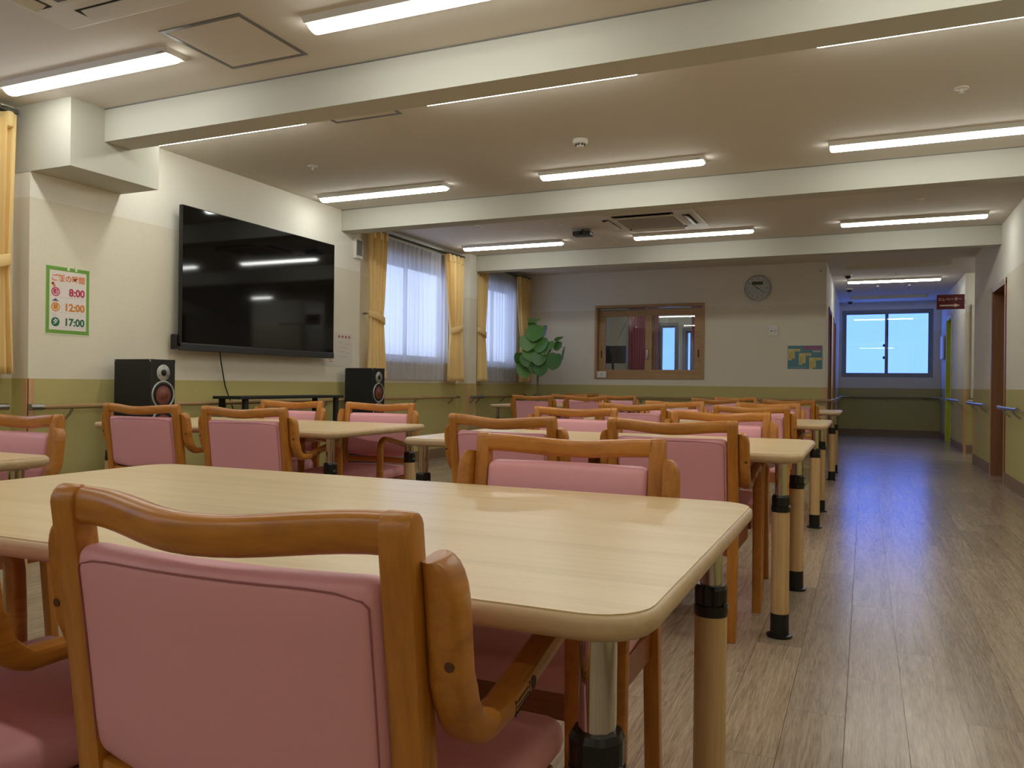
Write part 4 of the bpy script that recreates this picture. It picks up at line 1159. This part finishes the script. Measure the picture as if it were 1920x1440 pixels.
# ------------------------------------------------------------------ chairs
def make_chair():
    t = thing('dining_armchair', 'x', 'chair', (0, 0, 0), group='pink wooden armchairs')
    # rear legs: side outline in y, z extruded in x
    def ypost(z): return -.20 - (.035 * (1 - z / .42) if z < .42 else .05 * ((z - .42) / .39) ** 1.15)
    for s_ in (-1, 1):
        x0, x1 = s_ * .225 - .0185, s_ * .225 + .0185
        back, front = [], []
        for z in (0, .2, .38, .42, .50, .58, .66, .74, .785):
            hw_ = .014 + .003 * min(1, z / .4)
            back.append((ypost(z) - hw_, z)); front.append((ypost(z) + hw_, z))
        cy = ypost(.785); tp_ = [(cy + .017 * math.cos(a), .785 + .021 * math.sin(a)) for a in [PI * k / 8 for k in range(1, 8)]]
        poly = front + tp_ + list(reversed(back))
        b_ = MB().prism(poly, x0, x1, 'X')
        me = b_.mesh('rear_leg')
        bm = bmesh.new(); bm.from_mesh(me)
        ed = [e for e in bm.edges if len(e.link_faces) == 2 and e.calc_face_angle(0) > .9]
        bmesh.ops.bevel(bm, geom=ed, offset=.0045, segments=2, affect='EDGES', profile=.5)
        bm.to_mesh(me); bm.free()
        for p in me.polygons: p.use_smooth = True
        me.set_sharp_from_angle(angle=math.radians(35))
        o_ = bpy.data.objects.new('rear_leg', me); COL.objects.link(o_); me.materials.append(M['chair_z']); o_.parent = t
    # top rail, bowed backwards and slightly dipped
    yt = ypost(.785)
    pth = []
    for k in range(17):
        u = -1 + 2 * k / 16; c = .5 * (1 + math.cos(PI * u))
        pth.append((u * .212, yt + .004 - .040 * c, .782 - .012 * c))
    MB().sweep(pth, rrect(.044, .030, .013, 3), (0, 0, 1)).build('top_rail', 'chair_x', t, 50)
    # padded back
    def bend(x, y, z):
        c = max(0, 1 - (x / .21) ** 2)
        yy = y + ypost(z) - .026 * c
        if y > .0: yy += .012 * c * max(0, 1 - ((z - .605) / .16) ** 2)
        zz = z + (.014 * (x / .2) ** 2 if z < .5 else 0)
        return (x, yy, zz)
    bp = MB().rbox((-.206, -.022, .470), (.206, .026, .738), .020, 3, (10, 1, 6), bend).build('backrest', 'pink', t, 60)
    sm = []
    for k in range(15):
        u = -1 + 2 * k / 14; sm.append(Vector(bend(u * .192, -.0215, .727 - .010 * (abs(u) ** 8))))
    right = [Vector(bend(.198, -.0205, z)) for z in (.71, .66, .60, .54, .50)]
    left = [Vector(bend(-.198, -.0205, z)) for z in (.50, .54, .60, .66, .71)]
    MB().tube([tuple(p) for p in left + sm + right], .0010, 6, (.01, 1, .02)).build('seam', 'seam', bp, 60)
    # bottom rail of the back
    pth = []
    for k in range(9):
        u = -1 + 2 * k / 8; c = 1 - u * u
        pth.append((u * .212, ypost(.455) - .022 * c, .452))
    MB().sweep(pth, rrect(.036, .024, .006, 2), (0, 0, 1)).build('lower_back_rail', 'chair_x', t, 40)
    # seat
    def puff(x, y, z):
        zz = z
        if z > .40: zz += .014 * max(0, 1 - (x / .23) ** 2) * max(0, 1 - ((y - .0) / .25) ** 2)
        k = 1 - .06 * max(0, -y / .22)
        return (x * k, y, zz)
    MB().rbox((-.232, -.225, .362), (.232, .250, .424), .028, 3, (8, 8, 1), puff).build('seat', 'pink', t, 60)
    # aprons
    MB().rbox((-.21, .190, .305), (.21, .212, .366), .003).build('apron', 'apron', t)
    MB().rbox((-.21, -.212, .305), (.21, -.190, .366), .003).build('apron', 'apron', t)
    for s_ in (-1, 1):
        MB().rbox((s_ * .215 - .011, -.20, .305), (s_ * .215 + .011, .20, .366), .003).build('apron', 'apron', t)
    # bent-wood arms running into the front legs
    P = []
    for z in (.7595, .757, .751, .742, .730, .712, .67, .635): P.append((ypost(z) + .019, z))
    y0, z0 = P[-1]
    for a in (15, 30, 45, 60, 72): P.append((y0 + .075 * (1 - math.cos(math.radians(a))) + .006, z0 - .075 * math.sin(math.radians(a))))
    P += [(-.090, .5625), (-.03, .575), (.04, .590), (.10, .602)]
    cy, cz, r = .142, .555, .055
    for a in (80, 60, 40, 20, 0): P.append((cy + r * math.cos(math.radians(a)), cz + r * math.sin(math.radians(a))))
    P += [(.200, .48), (.205, .30), (.212, .0)]
    wd, th = .038, .026
    for s_ in (-1, 1):
        xi = s_ * (.225 + .0187)
        V = []; F = []
        npf = 12
        for i, (y, z) in enumerate(P):
            a, c = Vector(P[max(0, i - 1)]), Vector(P[min(len(P) - 1, i + 1)])
            tg = (c - a).normalized(); nn = Vector((-tg.y, tg.x))
            w_ = wd
            if z > .710 and i < 8: w_ = wd * (.38 + .62 * math.sqrt(max(.0, 1 - ((z - .712) / .0478) ** 2)))
            th_ = th * (1.0 if i < 12 else 1.0) + (.015 if i < 8 else .015 * max(0, 1 - (i - 8) / 5.0))
            for (pu, pv) in rrect(w_, th_, min(.009, w_ * .45), 2):
                V.append((xi + s_ * (w_ / 2 + 0) + pu, y + nn.x * pv, z + nn.y * pv))
        m_ = len(rrect(.1, .1, .01, 2))
        for i in range(len(P) - 1):
            for k in range(m_): F.append((i * m_ + k, i * m_ + (k + 1) % m_, (i + 1) * m_ + (k + 1) % m_, (i + 1) * m_ + k))
        F.append(tuple(range(m_))); F.append(tuple(range((len(P) - 1) * m_, len(P) * m_)))
        b_ = MB(); b_.add(V, F)
        arm = b_.build('arm_and_front_leg', 'chair_y', t, 45)
        xo = xi + s_ * wd
        # bolt recess at the back of the arm
        yy = ypost(.655) + .019 - .0205
        MB().cyl((xi + s_ * .027, yy - .0012, .655), (xi + s_ * .027, yy + .004, .655), .0052, n=12).build('bolt_recess', 'tile_dark', arm)
        if s_ > 0:
            mk = flat((70, 44, 20))
            for (a0, a1, c0, c1) in ((-.085, -.083, .5535, .5715), (-.043, -.041, .563, .580)): MB().box((xo - .001, a0, c0), (xo + .0004, a1, c1)).build('printed_mark', mk, arm)
            for k in range(3):
                b2 = MB().box((xo - .001, -.080, .5555 + k * .006), (xo + .0004, -.046, .5575 + k * .006))
                b2.v = [(p[0], p[1], p[2] + (p[1] + .08) * .2) for p in b2.v]; b2.build('printed_mark', mk, arm)
            MB().cyl((xo - .001, -.030, .575), (xo + .0004, -.030, .575), .008, n=14).build('printed_mark', mk, arm)
    return t
chair0 = make_chair()
# x of the seat centre, y of the back, facing away (0) or towards the viewer (1), small turn in degrees, label
chairs = [
 (-.640, .660, 0, 1.0, 'nearest pink-backed wooden armchair in the foreground'),
 (-1.262, .600, 0, 0, 'pink armchair cut by the left edge, left of the nearest chair'),
 (-.667, 1.860, 1, 0, 'pink armchair facing the viewer across the nearest table'),
 (-2.800, 1.920, 1, 0, 'pink armchair behind the table at the left photo edge'),
 (-3.480, 3.040, 0, 5, 'pink armchair with its back before the left loudspeaker'),
 (-2.775, 3.020, 0, 5, 'pink armchair with its back to the viewer, right of the one before the loudspeaker'),
 (-3.450, 4.250, 1, 2, 'pink armchair facing the viewer before the media rack'),
 (-2.760, 4.250, 1, 3, 'pink armchair facing the viewer before the right loudspeaker'),
 (-1.310, 2.910, 0, -5, 'pink armchair with back to the viewer, left side of the second aisle table'),
 (-.662, 2.970, 0, 0, 'pink armchair with back to the viewer, aisle side of the second aisle table'),
 (-1.475, 4.200, 1, -2, 'pink armchair facing the viewer, left side of the second aisle table'),
 (-.670, 4.090, 1, -2, 'pink armchair facing the viewer, aisle side of the second aisle table'),
 (-1.480, 5.450, 0, -2, 'pink armchair with back to the viewer, left side of the third aisle table'),
 (-.675, 5.440, 0, -2, 'pink armchair with back to the viewer, aisle side of the third aisle table'),
 (-1.440, 6.600, 1, 0, 'pink armchair facing the viewer, left side of the third aisle table'),
 (-.700, 6.610, 1, 0, 'pink armchair facing the viewer, aisle side of the third aisle table'),
 (-3.480, 8.460, 0, 0, 'pink armchair with back to the viewer, window side of the far corner table'),
 (-2.840, 8.480, 0, 0, 'pink armchair with back to the viewer, right side of the far corner table'),
 (-3.490, 9.740, 1, 0, 'pink armchair facing the viewer, window side of the far corner table'),
 (-2.840, 9.730, 1, 0, 'pink armchair facing the viewer, right side of the far corner table'),
 (-3.780, 11.10, 1, 0, 'pink armchair standing by the plant against the back wall'),
 (-1.385, 8.260, 0, 0, 'pink armchair with back to the viewer, left side of the farthest aisle table'),
 (-.685, 8.260, 0, 0, 'pink armchair with back to the viewer, aisle side of the farthest aisle table'),
 (-1.400, 9.740, 1, 0, 'pink armchair facing the viewer at the farthest aisle table'),
]
for i, (x, yb, face, turn, lab) in enumerate(chairs):
    c = chair0 if i == 0 else copy_tree(chair0)
    c.location = (x, yb + (.25 if not face else -.25), 0)
    c.rotation_euler = (0, 0, math.radians(turn) + (PI if face else 0))
    c['label'] = lab
